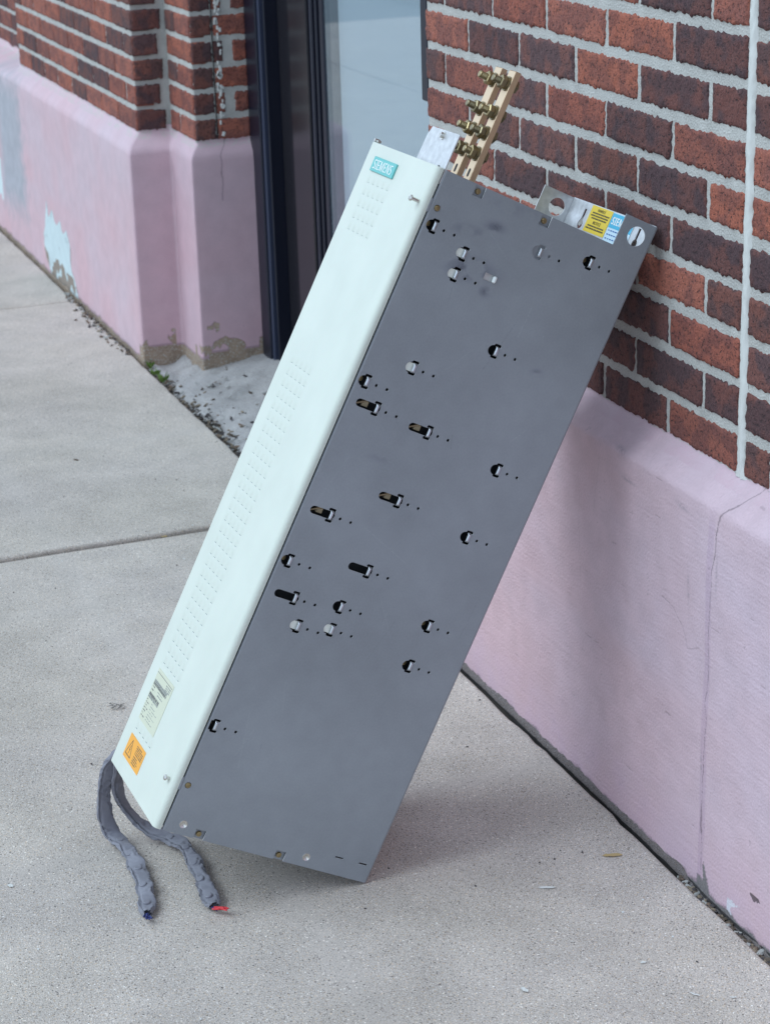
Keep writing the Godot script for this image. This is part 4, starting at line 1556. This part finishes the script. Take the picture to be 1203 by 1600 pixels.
func build_cables() -> void:
	var p1 := [Vector3(-0.445, 0.185, 0.705), Vector3(-0.472, 0.150, 0.742), Vector3(-0.480, 0.118, 0.755), Vector3(-0.484, 0.085, 0.760), Vector3(-0.488, 0.050, 0.760), Vector3(-0.485, 0.020, 0.754), Vector3(-0.467, 0.011, 0.747), Vector3(-0.432, 0.014, 0.742), Vector3(-0.385, 0.011, 0.742), Vector3(-0.336, 0.012, 0.744), Vector3(-0.290, 0.010, 0.751), Vector3(-0.240, 0.009, 0.762)]
	var t := thing("cable_sleeve", "grey snap-on fabric cable sleeve nearer the left, ending in dark blue wires on the pavement", "cable sleeve", Vector3(-0.39, 0.0, 0.742), "cable sleeves hanging out of the cabinet")
	sleeve(t, sleeve_path(p1, 110), 3.0, 0.0108)
	wires(t, Vector3(-0.236, 0.008, 0.763), Vector3(0.95, 0.0, 0.25), M.blue_wire, 9, 0.5, 0.014, "blue_wire")
	var p2 := [Vector3(-0.455, 0.170, 0.728), Vector3(-0.472, 0.138, 0.737), Vector3(-0.484, 0.106, 0.739), Vector3(-0.488, 0.072, 0.734), Vector3(-0.484, 0.042, 0.721), Vector3(-0.472, 0.024, 0.705), Vector3(-0.455, 0.016, 0.688), Vector3(-0.435, 0.013, 0.672), Vector3(-0.405, 0.016, 0.662), Vector3(-0.368, 0.012, 0.659), Vector3(-0.318, 0.012, 0.662), Vector3(-0.263, 0.011, 0.666), Vector3(-0.222, 0.009, 0.668)]
	t = thing("cable_sleeve", "grey snap-on fabric cable sleeve under the cover corner, ending in frayed red wires", "cable sleeve", Vector3(-0.36, 0.0, 0.664), "cable sleeves hanging out of the cabinet")
	sleeve(t, sleeve_path(p2, 110), 8.0, 0.0104)
	wires(t, Vector3(-0.218, 0.008, 0.668), Vector3(0.75, 0.15, -0.65), M.red, 8, 0.35, 0.022, "red_wire")
	wires(t, Vector3(-0.219, 0.007, 0.668), Vector3(0.9, 0.0, 0.2), M.blue_wire, 3, 0.5, 0.010, "dark_wire")

# ------------------------------------------------------------------ small litter
func flake(sx: float, sz: float, seedv: float, curl := 0.08) -> ArrayMesh:
	return sheet(6, 5,
		func(i: int, j: int):
			var u := i / 6.0 * 2.0 - 1.0
			var v := j / 5.0 * 2.0 - 1.0
			var half := sqrt(maxf(0.02, 1.0 - u * u)) * (0.75 + 0.3 * noise.get_noise_2d(u * 2.0 + seedv, seedv))
			return Vector3(u * sx / 2, 0.0012 + curl * sz * 0.25 * (v * v + 0.5 * u * u) + 0.0006 * noise.get_noise_2d(u * 3.0 + seedv, v * 3.0), v * half * sz / 2),
		func(_i: int, _j: int): return Vector3.UP)

func build_debris() -> void:
	var put_flake := func(called: String, label: String, cat: String, x: float, z: float, sx: float, sz: float, yaw: float, m: Material, group := "", y := 0.0003):
		var o := put(called, flake(sx, sz, x * 7.0 + z * 3.0), m, null, Vector3(x, y, z), Basis(Vector3.UP, yaw))
		tag(o, label, cat, group)
	put_flake.call("dry_leaf", "small tan dry leaf on the pavement near the pink base", "leaf", -0.136, 0.072, 0.030, 0.012, 1.25, M.leaf)
	var g := "white paper scraps on the pavement"
	put_flake.call("paper_scrap", "long white paper scrap below the tan dry leaf", "paper scrap", -0.089, 0.202, 0.026, 0.008, 1.2, M.paper, g)
	put_flake.call("paper_scrap", "white paper scrap at the far left, level with the cable ends", "paper scrap", -0.416, 0.925, 0.012, 0.009, 0.4, M.paper, g)
	put_flake.call("paper_scrap", "white paper scrap at the bottom, middle one of three lying in a row", "paper scrap", 0.144, 0.345, 0.015, 0.010, 0.2, M.paper, g)
	put_flake.call("paper_scrap", "narrow white paper scrap at the bottom right, closest to the frame edge but one", "paper scrap", 0.244, 0.143, 0.016, 0.005, 0.6, M.paper, g)
	put_flake.call("paper_scrap", "tiny white paper scrap just below the long one, towards the pink base", "paper scrap", 0.147, 0.168, 0.010, 0.005, 1.4, M.paper, g)
	put_flake.call("paper_scrap", "rightmost tiny white paper scrap in the bottom corner", "paper scrap", 0.271, 0.100, 0.010, 0.004, 1.2, M.paper, g)
	put_flake.call("orange_scrap", "orange brown scrap on the slab joint left of the cabinet", "scrap", -1.775, 0.318, 0.020, 0.012, 1.0, M.leaf, "", -0.002)
	var seedm := lathe([Vector2(0, 0.009), Vector2(0.003, 0.007), Vector2(0.0042, 0.0), Vector2(0.003, -0.007), Vector2(0, -0.009)], 10)
	var o := put("dark_seed", seedm, M.twig, null, Vector3(-2.348, 0.0068, 0.372), Basis(Vector3(0, 1, 0), 0.5) * Basis(Vector3(0, 0, 1), PI / 2))
	tag(o, "larger dark seed pod lying on the far pavement slab", "seed pod")
	o = put("dark_seed", lathe([Vector2(0, 0.004), Vector2(0.0035, 0.0), Vector2(0, -0.004)], 8), M.twig, null, Vector3(-2.347, 0.0062, 0.306))
	tag(o, "tiny round dark seed right of the larger seed pod", "seed pod")
	var clump := begin()
	for k in 13:
		var a := rng.randf() * TAU
		var b := Basis(Vector3.UP, a) * Basis(Vector3(0, 0, 1), rng.randf_range(-0.5, 0.5))
		add_block(clump, Vector3(rng.randf_range(-0.010, 0.010), 0.004 + rng.randf() * 0.006, rng.randf_range(-0.014, 0.014)), Vector3(rng.randf_range(0.006, 0.016), 0.0010, 0.0016), 0.0002, b)
	o = put("plant_tuft", clump.commit(), M.dry, null, Vector3(-0.962, 0.0, 0.629))
	tag(o, "small grey brown tuft of dry plant scraps left of the cabinet foot", "plant scraps")
	# green weeds in the crack by the doorway
	for q in [[-3.10, -0.012, 0.026, "taller green weed in the crack at the doorway, left of the other"], [-3.03, -0.006, 0.020, "small green weed in the doorway crack, between its two neighbours"], [-2.945, -0.008, 0.030, "bushy green weed in the doorway crack, nearest the cabinet"]]:
		var w := thing("weed", q[3], "weed", Vector3(q[0], -0.008, q[1]), "weeds in the doorway crack")
		var st := begin()
		for k in 12:
			var a := rng.randf() * TAU
			var l: float = q[2] * rng.randf_range(0.6, 1.2)
			var dir := Vector3(cos(a) * 0.7, 1.0, sin(a) * 0.7).normalized()
			var side := dir.cross(Vector3(cos(a + 1.0), 0.2, sin(a + 1.0))).normalized() * 0.004
			var root := Vector3(rng.randf_range(-0.010, 0.010), 0, rng.randf_range(-0.006, 0.006))
			face(st, [root, root + dir * l * 0.6 + side, root + dir * l, root + dir * l * 0.6 - side], side.cross(dir))
		put("leaves", st.commit(), M.weed, w)
	# crumbs, chips and dry scraps along the foot of the building, and grit on the slabs
	var mm := MultiMesh.new()
	mm.transform_format = MultiMesh.TRANSFORM_3D
	mm.use_colors = true
	mm.mesh = block(Vector3(1, 0.45, 0.7), 0.18)
	var where := []
	var tones := [Vector3(0.10, 0.075, 0.055), Vector3(0.22, 0.17, 0.12), Vector3(0.06, 0.05, 0.05), Vector3(0.34, 0.33, 0.31), Vector3(0.16, 0.11, 0.08)]
	for k in 760:
		var x := 0.0
		var f := rng.randf()
		if f < 0.30: x = rng.randf_range(-4.0, -3.2)
		elif f < 0.72: x = rng.randf_range(-3.0, -2.1)
		else: x = rng.randf_range(-0.05, 0.5)
		var wild := 0.016 if x < -1.0 else 0.006
		var zz := -0.004 + rng.randfn(0.0, wild)
		var yy := -0.006 if zz < 0.012 else 0.003
		if x > -1.0: zz = maxf(zz, 0.008)
		if x < -3.15:
			zz = 0.003 + absf(rng.randfn(0.0, 0.016))
			yy = 0.010 if zz > 0.012 else -0.004
		where.append([Vector3(x, yy, zz), rng.randf_range(0.003, 0.012), tones[rng.randi_range(0, 4)]])
	for k in 110:
		where.append([Vector3(rng.randf_range(-2.95, -2.2), 0.004 + 0.03 * rng.randf(), rng.randf_range(-0.2, -0.01)), rng.randf_range(0.002, 0.009), tones[rng.randi_range(0, 4)]])
		where[-1][0].y = -0.004 + 0.047 * clampf(-where[-1][0].z / 0.3, 0, 1) + 0.002
	mm.instance_count = where.size()
	for k in where.size():
		var b := Basis.from_euler(Vector3(rng.randf_range(-0.6, 0.6), rng.randf() * TAU, rng.randf_range(-0.6, 0.6))).scaled(Vector3.ONE * float(where[k][1]))
		b = Basis(b.x * rng.randf_range(0.8, 2.2), b.y, b.z)
		mm.set_instance_transform(k, Transform3D(b, where[k][0]))
		var c: Vector3 = where[k][2]
		mm.set_instance_color(k, Color(c.x, c.y, c.z))
	var mi := MultiMeshInstance3D.new()
	mi.name = "crack_litter"
	mi.multimesh = mm
	mi.material_override = M.chip
	add_child(mi)
	tag(mi, "brown crumbs and dry scraps in the gap along the foot of the building", "litter", "", "stuff")
	mm = MultiMesh.new()
	mm.transform_format = MultiMesh.TRANSFORM_3D
	mm.use_colors = true
	mm.mesh = block(Vector3(1, 0.4, 0.8), 0.15)
	mm.instance_count = 260
	for k in 260:
		var s := rng.randf_range(0.0012, 0.0035)
		var b := Basis(Vector3.UP, rng.randf() * TAU).scaled(Vector3(s * 1.4, s, s))
		var x := rng.randf_range(-3.8, 0.35)
		mm.set_instance_transform(k, Transform3D(b, Vector3(x, 0.0008 + (0.008 if x < -1.775 and x > -3.9 else 0.0), rng.randf_range(0.03, 1.15))))
		var pale := rng.randf() < 0.5
		var c := Vector3(0.62, 0.63, 0.62) if pale else Vector3(0.06, 0.05, 0.05)
		mm.set_instance_color(k, Color(c.x, c.y, c.z))
	mi = MultiMeshInstance3D.new()
	mi.name = "pavement_grit"
	mi.multimesh = mm
	mi.material_override = M.chip
	add_child(mi)
	tag(mi, "scattered pale and dark grit on the pavement", "grit", "", "stuff")
